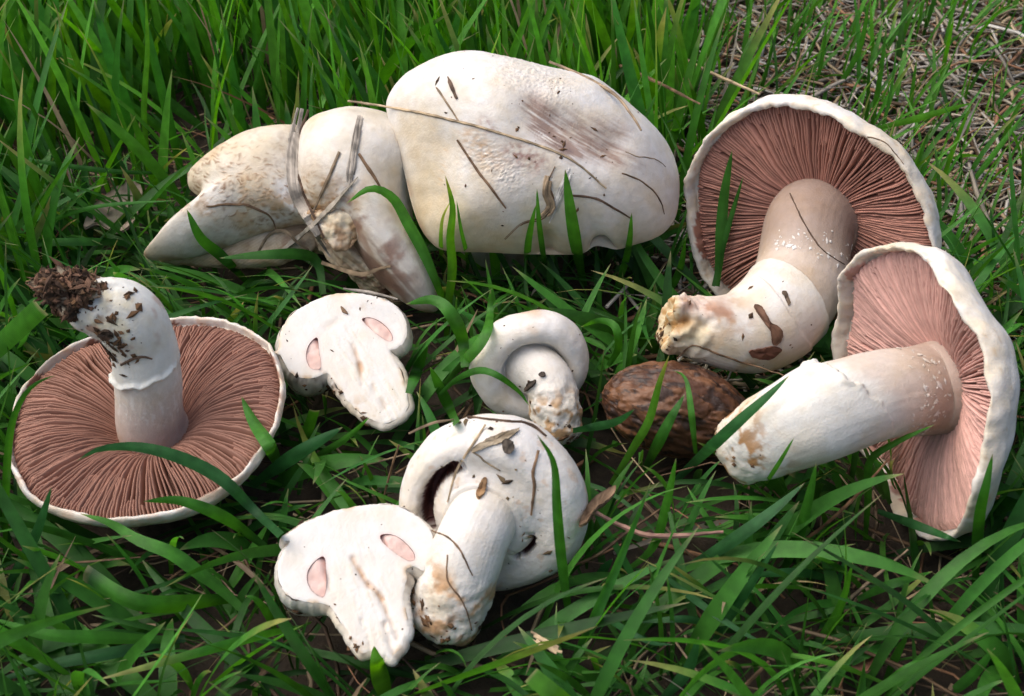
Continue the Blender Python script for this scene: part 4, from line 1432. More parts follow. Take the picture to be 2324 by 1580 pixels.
def straw(name, label, cat, pts, wpx, cidx, z=.012, group=None, flat=.7, taper=(.8, .6), on=True, split=0, stiff=5):
    n = max(10, int(np.linalg.norm(np.diff(np.array(pts, float), axis=0), axis=1).sum() / 9))
    P2 = arc_even(cr(pts, 160), n)
    P2 = P2 + (0.8 if wpx > 6 else 2.5) * np.stack([fbm(p3(P2[:, 0], P2[:, 1]), .03, 3, 2), fbm(p3(P2[:, 0], P2[:, 1]), .03, 3, 6)], 1)
    zb = np.interp(np.linspace(0, 1, n), np.linspace(0, 1, len(np.atleast_1d(z))), np.atleast_1d(z))
    zc = np.array([depth(at_z(p[0], p[1], q)) for p, q in zip(P2, zb)])
    wm = wpx * .42 * K
    if on:
        hz = np.full(n, np.nan)
        for i, p in enumerate(P2):
            h = hit(*p)
            if h and h[0] < zc[i] + .004:
                hz[i] = h[0]
        ok = ~np.isnan(hz)
        if ok.any():
            i = np.arange(n)
            k = np.where(ok, hz, 0)
            if ok.sum() > n * .3:
                f = np.interp(i, i[ok], hz[ok])
                f = np.minimum(f, zc)
            else:
                f = np.where(ok, np.minimum(k, zc), zc)
            g = f.copy()
            for _ in range(stiff):
                g = np.convolve(np.pad(g, 2, mode='edge'), [.1, .2, .4, .2, .1], 'valid')
            f = np.minimum(g, np.where(ok, hz, 9))
            zc = f - wm * f * flat * .8
    C = np.array([at_d(p[0], p[1], q) for p, q in zip(P2, zc)])
    s = np.linspace(0, 1, n)
    rad = wm * zc * (1 - (1 - taper[0]) * sm(.3, 0, s) - (1 - taper[1]) * sm(.6, 1, s))
    if split:
        rs_ = np.random.default_rng(int(abs(pts[0][0])))
        T_ = np.gradient(C, axis=0)
        T_ /= np.linalg.norm(T_, axis=1)[:, None]
        sd2 = np.cross(T_, CAM - C)
        sd2 /= np.linalg.norm(sd2, axis=1)[:, None]
        Vs, F4, F3, o = [], [], [], 0
        for k_ in range(split):
            a_ = rs_.uniform(0, .25)
            b_ = rs_.uniform(.75, 1)
            i0, i1 = int(a_ * (n - 1)), max(int(b_ * (n - 1)), int(a_ * (n - 1)) + 4)
            off = (k_ / max(split - 1, 1) * 2 - 1) * .75 + .5 * fbm(np.stack([s * 2.2, 0 * s + k_ * 3.1, 0 * s + pts[0][0]], 1), 1, 2, 1)
            Ck = C + sd2 * (off * rad)[:, None] - np.array(FWD) * (rad * rs_.uniform(-.2, .3))[:, None]
            v_, f_ = tube(Ck[i0:i1 + 1], rad[i0:i1 + 1] * rs_.uniform(.28, .5), 5, max(flat, .5), sd=k_ + 5)
            Vs.append(v_)
            F4.append(f_[0] + o)
            F3.append(f_[1] + o)
            o += len(v_)
        V, F = np.vstack(Vs), [np.vstack(F4), np.vstack(F3)]
    else:
        V, F = tube(C, rad, 5, flat, sd=int(abs(pts[0][0] * 3 + pts[-1][1] * 5)), kink=.2)
    sd_ = float(pts[0][0])
    k = fbm(V, 260, 3, sd_ % 7)
    base = STRAWS[cidx] if np.isscalar(cidx) else np.asarray(cidx)
    c = mix(base * .55, base * 1.35, .5 + 1.1 * k)
    ob = mesh(name, V, F, M_DRY, None, c, origin=C[0], smooth=wpx < 6)
    return tag(ob, label, cat, group)


def chip(name, label, cat, outline, cA, cB, thick=.0008, seed=0, group=None, z=None, curl=0.0):
    n = 60
    O = closed(outline, n)
    O = O + 1.2 * np.stack([fbm(p3(O[:, 0], O[:, 1]), .12, 2, seed), fbm(p3(O[:, 0], O[:, 1]), .12, 2, seed + 3)], 1)
    cen = O.mean(0)
    rings = (0.02, .35, .65, .9, 1.0)
    top, bot = [], []
    for r in rings:
        for p in cen + (O - cen) * r:
            h = hit(*p) if z is None else None
            if h:
                q = at_d(p[0], p[1], h[0])
                nor = h[1] if np.dot(h[1], FWD) < 0 else -h[1]
            else:
                q = at_z(p[0], p[1], z if z is not None else .02)
                nor = np.array([0, 0, 1.0])
            w = .0005 * perlin(np.array([[p[0] * .11, p[1] * .11, seed]]))[0]
            top.append(q + nor * (thick + w + curl * r * r))
            bot.append(q + nor * (-thick * .3 + w * .5 + curl * r * r))
    m = len(rings) * n
    V = np.vstack([top, bot])
    Ft = grid(len(rings), n)
    Fb = grid(len(rings), n)[:, ::-1] + m
    j = np.arange(n)
    a = (len(rings) - 1) * n
    Fe = np.stack([a + j, a + (j + 1) % n, a + (j + 1) % n + m, a + j + m], 1)
    c = mix(cA, cB, .5 + .9 * fbm(V, 300, 3, seed))
    return tag(mesh(name, V, [Ft, Fb, Fe[:, ::-1]], M_DRY, None, c, origin=np.array(top[0])), label, cat, group)


# ---- straws and scraps lying on the mushrooms
straw('straw', 'long thin straw with a joint spanning the folded cap and the largest cap', 'straw', [(789, 229), (842, 237), (952, 256), (1113, 296), (1282, 355), (1376, 428)], 9, 0, stiff=8)
straw('straw', 'thin straw hooked over the right edge of the largest cap', 'straw', [(1246, 140), (1319, 171), (1392, 212), (1429, 256), (1455, 296)], 9, 1, z=.09, stiff=6)
straw('stalk', 'dark bare stalk in the air reaching the upper rim of the bent-stem mushroom', 'stalk', [(1348, 126), (1466, 175), (1588, 236)], 9, 3, z=(.03, .06, .085))
straw('stalk', 'pale flattened straw leaning onto the top rim of the bent-stem mushroom', 'straw', [(1514, 110), (1607, 162), (1723, 213)], 9, 0, z=(.01, .04, .095))
straw('straw', 'thick pale pointed straw leaning across the torn base of the folded cap', 'straw', [(639, 571), (725, 497), (812, 402)], 20, 5, taper=(1, .25), stiff=10)
straw('stalk', 'frayed grey dead stalk lying in the crease of the folded cap', 'stalk', [(684, 237), (668, 320), (666, 415), (684, 464), (717, 522), (758, 588)], 32, 2, stiff=6, flat=.5, split=8)
straw('stalk', 'slender dark dead leaf beside the crease stalk of the folded cap', 'stalk', [(700, 250), (682, 300), (672, 360), (690, 440), (735, 540)], 8, 4, stiff=4)
straw('straw', 'weathered grey straw running down the smooth lobe of the folded cap', 'straw', [(820, 254), (804, 340), (789, 444)], 22, 2, flat=.35, split=6)
straw('straw', 'short brown straw slanting beside the crease of the folded cap', 'straw', [(771, 345), (738, 423), (711, 481)], 9, 1)
straw('twig', 'dark little twig on the right flank of the folded cap', 'twig', [(814, 349), (849, 402), (866, 431)], 9, 3)
straw('twig', 'curved brown twig along the notch of the folded cap', 'twig', [(468, 470), (520, 463), (570, 470), (612, 492), (625, 520)], 6, 3, z=.03)
straw('straw', 'thin straw with darker end on the pale front of the largest cap', 'straw', [(1037, 318), (1081, 384), (1114, 428), (1148, 474)], 7, 3)
straw('straw', 'short dark straw above the long straw on the largest cap', 'straw', [(989, 199), (1015, 237), (1042, 278)], 7, 1)
straw('seed_husk', 'dark pointed seed husk on the upper left of the largest cap', 'husk', [(1016, 174), (1026, 200), (1036, 224)], 11, 4, taper=(.3, .7))
straw('straw', 'crooked brown fibre strand on the lower front of the largest cap', 'straw', [(1257, 377), (1242, 414), (1253, 454), (1231, 494), (1183, 509), (1139, 551)], 9, 3, split=3)
straw('straw', 'silvery split straw piece standing out on the front of the largest cap', 'straw', [(1297, 384), (1279, 421), (1257, 476), (1242, 516)], 16, (0.58, 0.56, 0.53), flat=.4, split=4)
straw('straw', 'frayed grey-brown fibre bundle beside the silvery straw piece', 'straw', [(1246, 400), (1240, 440), (1250, 470), (1222, 500)], 22, 1, flat=.4, split=5)
straw('twig', 'curved dark rootlet to the right of the silvery straw piece', 'twig', [(1292, 443), (1348, 450), (1392, 472), (1433, 498)], 7, 4)
straw('rootlet', 'hair-thin curved rootlet near the right rim of the largest cap', 'rootlet', [(1411, 392), (1458, 414), (1495, 450), (1508, 487)], 4, 3)
straw('rootlet', 'thin pale rootlet high on the right side of the largest cap', 'rootlet', [(1420, 345), (1450, 355), (1485, 360), (1510, 378)], 3, 1)
straw('rootlet', 'dark hair-thin rootlet across the upper part of the bent stem', 'rootlet', [(1791, 438), (1820, 498), (1862, 562), (1917, 601)], 4, 4)
straw('rootlet', 'wiry rootlet curling over the upper rim of the bent-stem mushroom', 'rootlet', [(1885, 338), (1905, 320), (1935, 338), (1965, 312), (2010, 325), (2050, 375)], 3.5, 3)
straw('rootlet', 'thin brown rootlet under the bend of the bent stem', 'rootlet', [(1535, 815), (1572, 785), (1620, 800), (1680, 822), (1740, 840), (1785, 855)], 5, 3, z=.03)
chip('bark_chip', 'long dark brown bark chip stuck to the bent stem', 'bark chip', z4([(608, 1163), (650, 1168), (690, 1238), (738, 1268), (750, 1310), (722, 1352), (698, 1342), (695, 1290), (658, 1240)]), (0.10, .052, .032), (0.24, .13, .08), seed=1)
chip('bark_chip', 'short reddish brown bark chip at the underside of the bent stem', 'bark chip', z4([(585, 1382), (640, 1370), (710, 1358), (742, 1375), (700, 1412), (650, 1420), (602, 1408)]), (0.11, .045, .03), (0.21, .095, .06), seed=2)
chip('leaf_scrap', 'tiny dark leaf scrap above the bark chips on the bent stem', 'leaf scrap', z4([(748, 1090), (770, 1092), (788, 1140), (780, 1156), (762, 1120)]), (0.10, .07, .05), (0.22, .16, .1), seed=3, thick=.0005)
straw('straw', 'straw slanting down the cap of the round veiled button', 'straw', [(1101, 964), (1061, 1026), (1033, 1074), (1015, 1140)], 9, 0)
chip('leaf_scrap', 'grey-brown pointed leaf scrap on top of the round veiled button', 'leaf scrap', [(1176, 975), (1150, 1000), (1110, 1014), (1071, 1026), (1080, 1012), (1120, 992)], (0.20, .15, .09), (0.42, .35, .25), seed=4, thick=.0007)
straw('straw', 'fine pale straw across the middle of the round veiled button cap', 'straw', [(1069, 1026), (1135, 1068)], 4, 0)
straw('straw', 'tan straw lying along the upper left edge of the round veiled button', 'straw', [(927, 984), (981, 960), (1029, 952)], 8, 1, z=.05)
straw('dead_leaf', 'dark dead grass leaf draped over the top edge of the round veiled button', 'dead leaf', [(1061, 946), (1141, 956), (1201, 962), (1240, 990)], 9, 4, z=.055)
straw('dead_leaf', 'twisted brown leaf sliver on the right side of the round veiled button', 'dead leaf', [(1222, 1022), (1210, 1074), (1213, 1106), (1205, 1170)], 9, 3, flat=.4)
chip('bark_chip', 'small brown splinter above the stem of the round veiled button', 'bark chip', [(1099, 1083), (1106, 1092), (1098, 1122), (1086, 1134), (1080, 1126), (1088, 1104)], (0.20, .11, .05), (0.36, .22, .11), seed=5, thick=.001)
straw('rootlet', 'thin brown rootlet across the upper stem of the round veiled button', 'rootlet', [(978, 1204), (1021, 1223), (1049, 1259), (1073, 1307)], 6, 3)
straw('rootlet', 'long wavy rootlet down the lower stem of the round veiled button', 'rootlet', [(1013, 1259), (1015, 1315), (1049, 1367), (1073, 1431)], 5, 3)
chip('soil_lump', 'black soil lump on top of the round veiled button', 'soil lump', [(1140, 1008), (1156, 1005), (1166, 1018), (1158, 1030), (1144, 1026)], (0.02, .016, .012), (0.10, .08, .06), seed=6, thick=.002)
straw('straw', 'grey straw resting on the top edge of the upper mushroom half', 'straw', [(780, 655), (832, 662), (870, 670), (902, 679)], 9, 2, z=.045)
chip('leaf_scrap', 'brown flake near the top of the upper mushroom half', 'leaf scrap', z6([(552, 232), (572, 240), (598, 278), (580, 276), (558, 256)]), (0.12, .07, .04), (0.25, .16, .09), seed=7, thick=.0006)
chip('soil_lump', 'dark soil lumps on the stem of the small button', 'soil lump', z6([(1750, 765), (1765, 735), (1795, 712), (1815, 702), (1812, 730), (1780, 760), (1758, 775)]), (0.03, .022, .016), (0.12, .09, .07), seed=8, thick=.0012)
chip('soil_lump', 'round dark soil crumb at the neck of the small button', 'soil lump', z6([(1838, 668), (1860, 655), (1876, 668), (1868, 685), (1846, 686)]), (0.03, .022, .016), (0.10, .07, .055), seed=9, thick=.0012)
straw('twig', 'short dark twig by the ring of the upturned mushroom stem', 'twig', z1([(635, 665), (690, 635), (750, 620), (805, 632)]), 8, 4)
straw('straw', 'kinked pale root fibre lying across the gills of the upturned mushroom', 'straw', z1([(595, 1235), (680, 1222), (790, 1245), (880, 1222), (960, 1215)]), 4, 0, stiff=2)
chip('soil_lump', 'teardrop of dark soil midway on the upturned mushroom stem', 'soil lump', z1([(525, 492), (555, 475), (590, 490), (598, 512), (570, 522), (540, 508)]), (0.03, .022, .016), (0.10, .06, .04), seed=10, thick=.0014)

# ---- straws, twigs and dead leaves in the grass
straw('twig', 'pinkish bare twig in the grass right of the round veiled button', 'twig', [(1350, 1162), (1424, 1199), (1498, 1216), (1641, 1207)], 12, (0.30, .17, .13), z=(.03, .030, .032, .034), on=False)
straw('twig', 'brown twig slanting from under the round veiled button into the grass', 'twig', [(1276, 1290), (1350, 1263), (1414, 1214), (1498, 1155)], 9, 3, z=(.012, .022, .026, .024), on=False)
straw('pine_needle', 'rust-brown needle rising against the lower rim of the pink-gilled mushroom', 'pine needle', [(1780, 1255), (1868, 1194), (1947, 1120), (2016, 1041)], 8, 6, z=(.008, .02, .035, .05))
straw('straw', 'flat tan straw in the grass below the pink-gilled mushroom', 'straw', [(1887, 1396), (1976, 1317), (2060, 1248)], 10, 1, z=(.010, .014, .018), on=False)
straw('straw', 'cut stub of pale split straw in front of the thick button stem', 'straw', [(1202, 1438), (1240, 1462), (1285, 1483)], 24, 0, z=(.02, .024, .026), on=False, flat=.35, taper=(.9, 1.0), split=4)
straw('straw', 'grey-brown straw lying low in the foremost grass', 'straw', [(1655, 1590), (1744, 1500)], 9, 3, z=(.016, .012), on=False)
straw('twig', 'brown twig with forked end below the upturned cap', 'twig', [(80, 1280), (160, 1278), (236, 1272), (361, 1261)], 7, 3, z=(.02, .022, .022, .02), on=False)
straw('straw', 'thin straw trailing off the left side of the round veiled button', 'straw', [(790, 1075), (850, 1050), (930, 1030)], 6, 1, z=(.012, .02, .03), on=False)
straw('straw', 'long brown straw hanging down the left flank of the round button into grass', 'straw', [(905, 1010), (885, 1075), (865, 1150)], 7, 3, z=(.035, .02, .008), on=False)
chip('dead_leaf', 'crumpled brown leaf piece at the right edge of the round veiled button', 'dead leaf', [(1312, 1205), (1322, 1180), (1340, 1150), (1372, 1126), (1396, 1116), (1388, 1140), (1350, 1168), (1330, 1200)], (0.12, .075, .045), (0.30, .2, .12), seed=12, z=.035, curl=.002)
chip('dead_leaf', 'pale crinkled dead leaf half hidden in the tall grass left of the folded cap', 'dead leaf', [(222, 482), (262, 450), (300, 432), (326, 448), (320, 492), (302, 530), (268, 548), (225, 528), (195, 538), (205, 505)], (0.30, .22, .17), (0.52, .43, .35), seed=13, z=.012, curl=.004)
chip('dead_leaf', 'brown dead leaf on the ground behind the largest cap', 'dead leaf', [(1480, 215), (1530, 190), (1560, 205), (1545, 250), (1500, 262)], (0.26, .14, .09), (0.36, .22, .15), seed=14, z=.01, curl=.003)
chip('dead_leaf', 'reddish dead leaf on the soil in the lower right foreground', 'dead leaf', [(1925, 1500), (1955, 1482), (1982, 1500), (1975, 1530), (1940, 1540)], (0.16, .07, .045), (0.25, .12, .08), seed=15, z=.006, curl=.002)
straw('dead_leaf', 'curled tan dead grass leaf under the torn stem of the folded cap', 'dead leaf', z2([(1110, 1270), (1200, 1300), (1330, 1335), (1420, 1305), (1490, 1290)]), 11, 1, z=(.02, .024, .028, .024), on=True, flat=.3)
straw('dead_leaf', 'arched dry grass leaf below the flap of the folded cap', 'dead leaf', z2([(760, 1215), (800, 1140), (850, 1095), (910, 1095), (980, 1160), (1040, 1200)]), 9, 1, z=(.012, .03, .035, .02), flat=.3)

# ---- grass blades that can be followed one by one
G1 = 'blades standing before the largest cap'
B = traced_blade
B('twisted bright grass blade rising tallest before the left front of the largest cap', None, [(1012, 775), (1018, 690), (1027, 610), (1022, 540), (1027, 470), (1010, 398)], 22, 4, ty=.05)
B('broadest upright grass blade standing before the front of the largest cap', None, [(1325, 650), (1308, 570), (1294, 480), (1282, 385)], 30, 2)
B('slim dark blade just left of the silvery straw piece on the largest cap', None, [(1195, 640), (1198, 560), (1206, 510), (1216, 465)], 17, 2)
B('slimmest straight blade between the slim dark blade and the broadest upright blade', None, [(1242, 650), (1232, 580), (1222, 500), (1218, 428)], 14, 2)
B('curved blade standing before the notched right front rim of the largest cap', None, [(1385, 690), (1415, 610), (1428, 550), (1433, 483)], 17, 2)
B('short thin blade close to the right of the twisted bright blade', None, [(1040, 640), (1062, 600), (1046, 520), (1036, 455)], 10, 2)
B('yellowing narrow blade curling beside the twisted blade of the largest cap', None, [(1008, 640), (1000, 570), (1003, 500), (1022, 456)], 10, 4, ty=.5)
B('tall keeled grass blade before the gills of the bent-stem mushroom', None, [(1626, 650), (1632, 590), (1642, 450), (1661, 340)], 27, 1)
B('thin grass blade beside the keeled blade at the bent-stem mushroom gills', None, [(1618, 650), (1648, 530), (1686, 400)], 14, 1)
B('short blade with brownish tip between largest cap and bent stem', None, [(1500, 690), (1540, 620), (1556, 540)], 18, 2)
B('arching grass blade bent over the torn flank of the folded cap', None, [(1010, 690), (965, 580), (925, 505), (890, 448), (840, 428), (786, 462)], 28, 2, dy=-.01)
B('broad grass blade standing before the flap of the folded cap', None, [(560, 640), (500, 580), (455, 540), (424, 476)], 27, 1, dy=-.01)
B('grass blade lying level then kinked down below the folded cap', None, [(733, 668), (722, 600), (690, 578), (600, 578), (498, 586)], 26, 1, z=(.012, .030, .030))
B('long grass blade arching across the gills of the upturned mushroom', None, z1([(1480, 1560), (1330, 1420), (1200, 1290), (1060, 1200), (880, 1130), (700, 1095), (520, 1110), (405, 1170)]), 32, 3, z=(.008, .045, .052))
B('bright pointed blade at the right rim of the upturned mushroom', None, [(645, 1085), (632, 1050), (611, 1007), (576, 956), (548, 900)], 33, 2)
B('narrow grass blade curving over the left rim of the upturned mushroom', None, [(12, 1260), (14, 1120), (24, 980), (50, 905), (86, 868), (126, 852)], 19, 1, dy=-.0)
B('broad bright blade slanting up from the foreground below the upturned cap', None, [(560, 1392), (500, 1336), (443, 1293), (390, 1255), (312, 1224), (250, 1187), (183, 1166)], 34, 2, z=(.008, .03, .030))
B('wide grass blade snapped off blunt with a dark bruised end', None, [(530, 1358), (406, 1372), (328, 1372), (265, 1350), (190, 1300)], 42, 2, z=(.008, .026, .03), blunt=True, patch=(.95, .07, (.012, .045, .018)))
B('grass blade tapering over the front rim of the upturned mushroom', None, [(600, 1240), (530, 1188), (470, 1157), (400, 1136), (325, 1138)], 30, 1, z=(.008, .035, .040))
B('long level grass blade in the left foreground below the snapped blade', None, [(385, 1452), (219, 1446), (94, 1438), (-20, 1402)], 32, 2, z=(.008, .024, .03))
B('grass blade lying under the long level blade in the left foreground', None, [(420, 1448), (219, 1488), (125, 1506), (-20, 1548)], 30, 3, z=(.006, .015, .012))
B('dark ribbed blade leaning up to the left front rim of the upturned cap', None, [(0, 1362), (40, 1290), (82, 1210), (117, 1105)], 26, 3)
B('bowed broad blade between upper mushroom half and small button', None, z6([(1355, 620), (1335, 430), (1260, 270), (1150, 185), (975, 212)]), 34, 2, z=(.012, .045, .045))
B('twisted blade reaching over the left shoulder of the small button', None, z6([(1200, 740), (1330, 600), (1460, 450), (1508, 330), (1520, 118)]), 26, 2)
B('thin bent blade hanging over the lower cap of the small button', None, z6([(1190, 800), (1300, 700), (1440, 642), (1560, 672), (1700, 775), (1772, 872)]), 17, 1, z=(.012, .05, .03))
B('pointed upright blade left of the small button', None, z6([(1300, 985), (1205, 780), (1130, 620)]), 28, 2)
B('pointed blade beside the stem tip of the upper mushroom half', None, z6([(990, 790), (1060, 600), (1115, 470)]), 28, 1)
B('looped grass blade curving behind the right side of the small button', None, [(1380, 830), (1402, 790), (1395, 742), (1360, 728), (1318, 742)], 20, 2, z=(.012, .035, .03))
B('long narrow-based blade standing before the right half of the veiled button', None, [(1302, 1450), (1284, 1360), (1270, 1250), (1262, 1150), (1255, 1050), (1218, 986)], 26, 1, dy=-.004)
B('long straight blade leaning along the base of the pink-gilled stem', None, [(1510, 1112), (1611, 1017), (1680, 953), (1740, 900), (1790, 853)], 28, 3)
B('bright blade with yellow tip standing before the nut', None, [(1385, 1100), (1436, 1017), (1472, 954), (1496, 868), (1518, 806)], 21, 4, ty=.18)
B('broad dark blade leaning before the nut', None, [(1458, 1075), (1492, 1007), (1522, 948), (1553, 895)], 27, 1)
B('slender hooked blade before the nut', None, [(1578, 1030), (1570, 958), (1560, 878), (1549, 852), (1528, 841)], 16, 2)
B('low blade slanting across the left end of the nut', None, [(1300, 978), (1392, 960), (1440, 929)], 21, 3, z=(.015, .03, .045))
B('blade bent over at the elbow before the lower pink gills', None, [(1962, 1230), (1968, 1130), (1973, 1046), (2032, 1004), (2119, 964)], 19, 2)
B('keeled blade standing against the white rim of the pink-gilled cap', None, [(2212, 1350), (2222, 1180), (2238, 1098), (2252, 1030)], 27, 1)
B('short thin blade before the underside of the pink-gilled stem', None, [(1725, 1115), (1764, 1056), (1801, 994)], 11, 2)
B('broad ribbed blade slanting up below the pink-gilled stem', None, [(1542, 1300), (1646, 1236), (1744, 1165), (1825, 1096)], 32, 3, z=(.006, .03, .045))
B('curved upright blade with shredded base in the grass before the nut', None, [(1414, 1300), (1480, 1240), (1512, 1140), (1534, 1040)], 23, 2)
B('tall upright blade between pink-gilled stem and lower gills', None, [(1770, 1310), (1810, 1220), (1835, 1130), (1852, 1052)], 27, 2)
LOW = (.010, .024, .020)
for lb, pts, w, g_ in (('narrow bluish blade running long from the shredded-base blade toward the foreground', [(1473, 1280), (1572, 1357), (1670, 1426), (1736, 1462)], 18, 3), ('bowed bluish blade right of the straw stub', [(1335, 1367), (1399, 1416), (1473, 1456), (1528, 1463)], 16, 3), ('thin yellow-green blade lying beside the reddish dead leaf', [(2010, 1552), (1917, 1515), (1818, 1490), (1705, 1480)], 14, 4),
                  ('level blade crossing the flat tan straw', [(1945, 1360), (2016, 1327), (2115, 1297)], 22, 1), ('blade lying just right of the reddish dead leaf', [(1985, 1570), (2065, 1515), (2156, 1479)], 22, 2), ('dark blade lying above the bowed bluish blade', [(1640, 1430), (1560, 1405), (1450, 1412)], 18, 3), ('level bluish blade left of the flat tan straw', [(1900, 1320), (1810, 1300), (1690, 1308)], 22, 3), ('dark blade lying under the bottom edge of the pink-gilled cap', [(1990, 1160), (2100, 1200), (2180, 1230)], 22, 3)):
    B(lb, 'blades lying in the right foreground', pts, w, g_, z=LOW)
for lb, pts, w, g_ in (('upright bluish blade leaning right beside the low-lying grey-brown straw', [(1606, 1475), (1670, 1377), (1744, 1263), (1766, 1230)], 22, 3), ('short pointed blade standing just right of the reddish dead leaf', [(2008, 1545), (2035, 1485), (2061, 1435)], 20, 2), ('broad blade leaning right at the foreground corner below the pink-gilled cap', [(2135, 1590), (2203, 1535), (2258, 1470)], 26, 1), ('upright blade crossing the foot of the flat tan straw', [(1840, 1480), (1905, 1380), (1935, 1275)], 20, 2), ('broad bluish blade at the foreground edge below the bowed bluish blade', [(1500, 1590), (1560, 1520), (1585, 1445)], 30, 3), ('short stubby blade beside the brown twig right of the round button', [(1345, 1330), (1372, 1290), (1390, 1268)], 22, 3)):
    B(lb, 'blades leaning in the right foreground', pts, w, g_)
B('bright broad leaf tip rising at the foreground edge below the straw stub', None, [(1330, 1640), (1262, 1580), (1205, 1530)], 48, 4, z=(.03, .05, .055), blunt=True)
B('bright leaf tip poking up before the sliced stem of the lower mushroom half', None, [(880, 1600), (862, 1530), (848, 1466)], 44, 4)
B('short bent blade left of the lower mushroom half', None, [(628, 1440), (606, 1392), (580, 1360), (556, 1352)], 20, 2)
B('wide bluish blade slanting right of the upturned cap', None, [(570, 1105), (680, 1028), (777, 970)], 36, 3, z=(.008, .03, .04))
B('blade with square-cut end standing right of the upturned cap', None, [(676, 1030), (696, 985), (714, 932)], 27, 2, blunt=True)
B('slim bright blade slanting toward the stem of the upper mushroom half', None, [(690, 1052), (780, 998), (838, 947)], 17, 2)
B('broad torn-ended leaf at the left behind the upturned cap', None, [(-60, 840), (0, 782), (92, 698)], 48, 2, z=(.02, .05, .07), blunt=True)
LABS = ['upright bright blade with pale dry tip in the lush grass behind the soil clump', 'dark broad blade leaning far left over the lush grass', 'broad blade leaning left from behind the scaly folded lobe', 'paler blade leaning left just under the broad leaning one', 'slim bright blade leaning left from the midst of the lush grass', 'narrow near-vertical bright blade behind the scaly folded lobe', 'broad upright blade behind the crease of the folded cap', 'thin blade bowing right behind the crease of the folded cap', 'thin blade slanting far right behind the smooth folded lobe', 'yellow-streaked blade behind the smooth folded lobe', 'upright blade curving right at the margin of the lush grass', 'broad blade curving left beside the pale dry-tipped blade', 'broad upright blade between slim leaning blade and folded cap']
G4 = 'tall blades in the lush grass at left'
for lb, (pts, w, g, ty) in zip(LABS, (([(121, 380), (117, 257), (119, 147), (127, 51)], 20, 4, .15), ([(279, 341), (183, 264), (110, 205), (33, 117)], 24, 1, 0), ([(488, 312), (367, 220), (275, 139), (227, 110)], 27, 2, 0.02), ([(451, 359), (312, 253), (220, 176)], 22, 2, 0),
                      ([(341, 200), (286, 99), (224, 0)], 18, 4, 0), ([(348, 440), (337, 367), (326, 257), (334, 110), (330, -10)], 14, 4, 0), ([(601, 280), (587, 165), (576, -10)], 26, 2, 0), ([(540, 300), (583, 183), (601, 92), (638, 13)], 14, 2, 0),
                      ([(605, 240), (678, 139), (761, 11)], 12, 4, .1), ([(708, 224), (733, 147), (766, 51)], 14, 4, .4), ([(20, 470), (14, 420), (16, 330), (50, 260), (84, 130)], 22, 2, 0), ([(170, 345), (150, 250), (60, 120), (42, 20)], 22, 2, 0), ([(430, 240), (412, 120), (385, -5)], 26, 2, 0))):
    B(lb, G4, pts, w, g, ty=ty, front=False)
B('long thin blade lying level across the lush grass at the left', None, [(380, 394), (257, 389), (110, 370), (-10, 346)], 12, 1, z=(.03, .04, .05), front=False)
B('long thin bowed blade above the pale crinkled dead leaf', None, [(37, 568), (92, 513), (220, 469), (398, 455)], 10, 1, z=(.02, .05, .05), front=False)
B('level blade kinked at its end behind the soil clump', None, [(330, 600), (290, 556), (240, 548), (110, 550), (-10, 566)], 20, 1, z=(.012, .03, .03), front=False)
G5 = 'blades behind the bent-stem mushroom'
for lb, pts, w in (('tallest blade rising behind the top rim of the bent-stem mushroom', [(1877, 236), (1948, 116), (1973, -5)], 14), ('short straight blade left of the tallest blade behind the bent-stem mushroom', [(1832, 228), (1860, 158), (1877, 46)], 10), ('tall thin blade between the largest cap and the bent-stem mushroom, crossing the dark stalk', [(1548, 280), (1578, 125), (1603, -5)], 12), ('blade leaning right over thatch above the pink-gilled cap', [(2172, 456), (2251, 353), (2330, 250)], 14)):
    B(lb, G5, pts, w, 2, front=False)
B('bright blade lying level over the dry thatch right of the bent-stem mushroom', None, [(1985, 292), (2064, 274), (2205, 234)], 17, 4, z=(.02, .035, .045), front=False)


# ---- the mass of grass, in three stands, and the thatch of dead straw
BVH2 = BVHTree.FromPolygons([Vector(v) for v in np.vstack(SHOW_V)], np.vstack(SHOW_F).tolist(), epsilon=0.0)
rok = np.random.default_rng(8)


def ok_blade(P, near=.0016, front_z=.012):
    strict = rok.random() < .94
    for p in P:
        v = Vector(p)
        loc, nor, i, d = BVH.find_nearest(v, .03)
        if loc is not None:
            if d < near or (v - loc).dot(nor) < 0 and d < .02:
                return False
        q = p - CAM
        L = np.linalg.norm(q)
        h = BVH.ray_cast(Vector(CAM), Vector(q / L))
        if h[0] is not None and h[3] > L and h[0].z > (front_z if math.hypot(h[0].x - NUT_C[0], h[0].y - NUT_C[1]) > .03 else .024):
            return False
        if strict:
            h = BVH2.ray_cast(Vector(CAM), Vector(q / L))
            if h[0] is not None and h[3] > L - .0005:
                return False
    return True


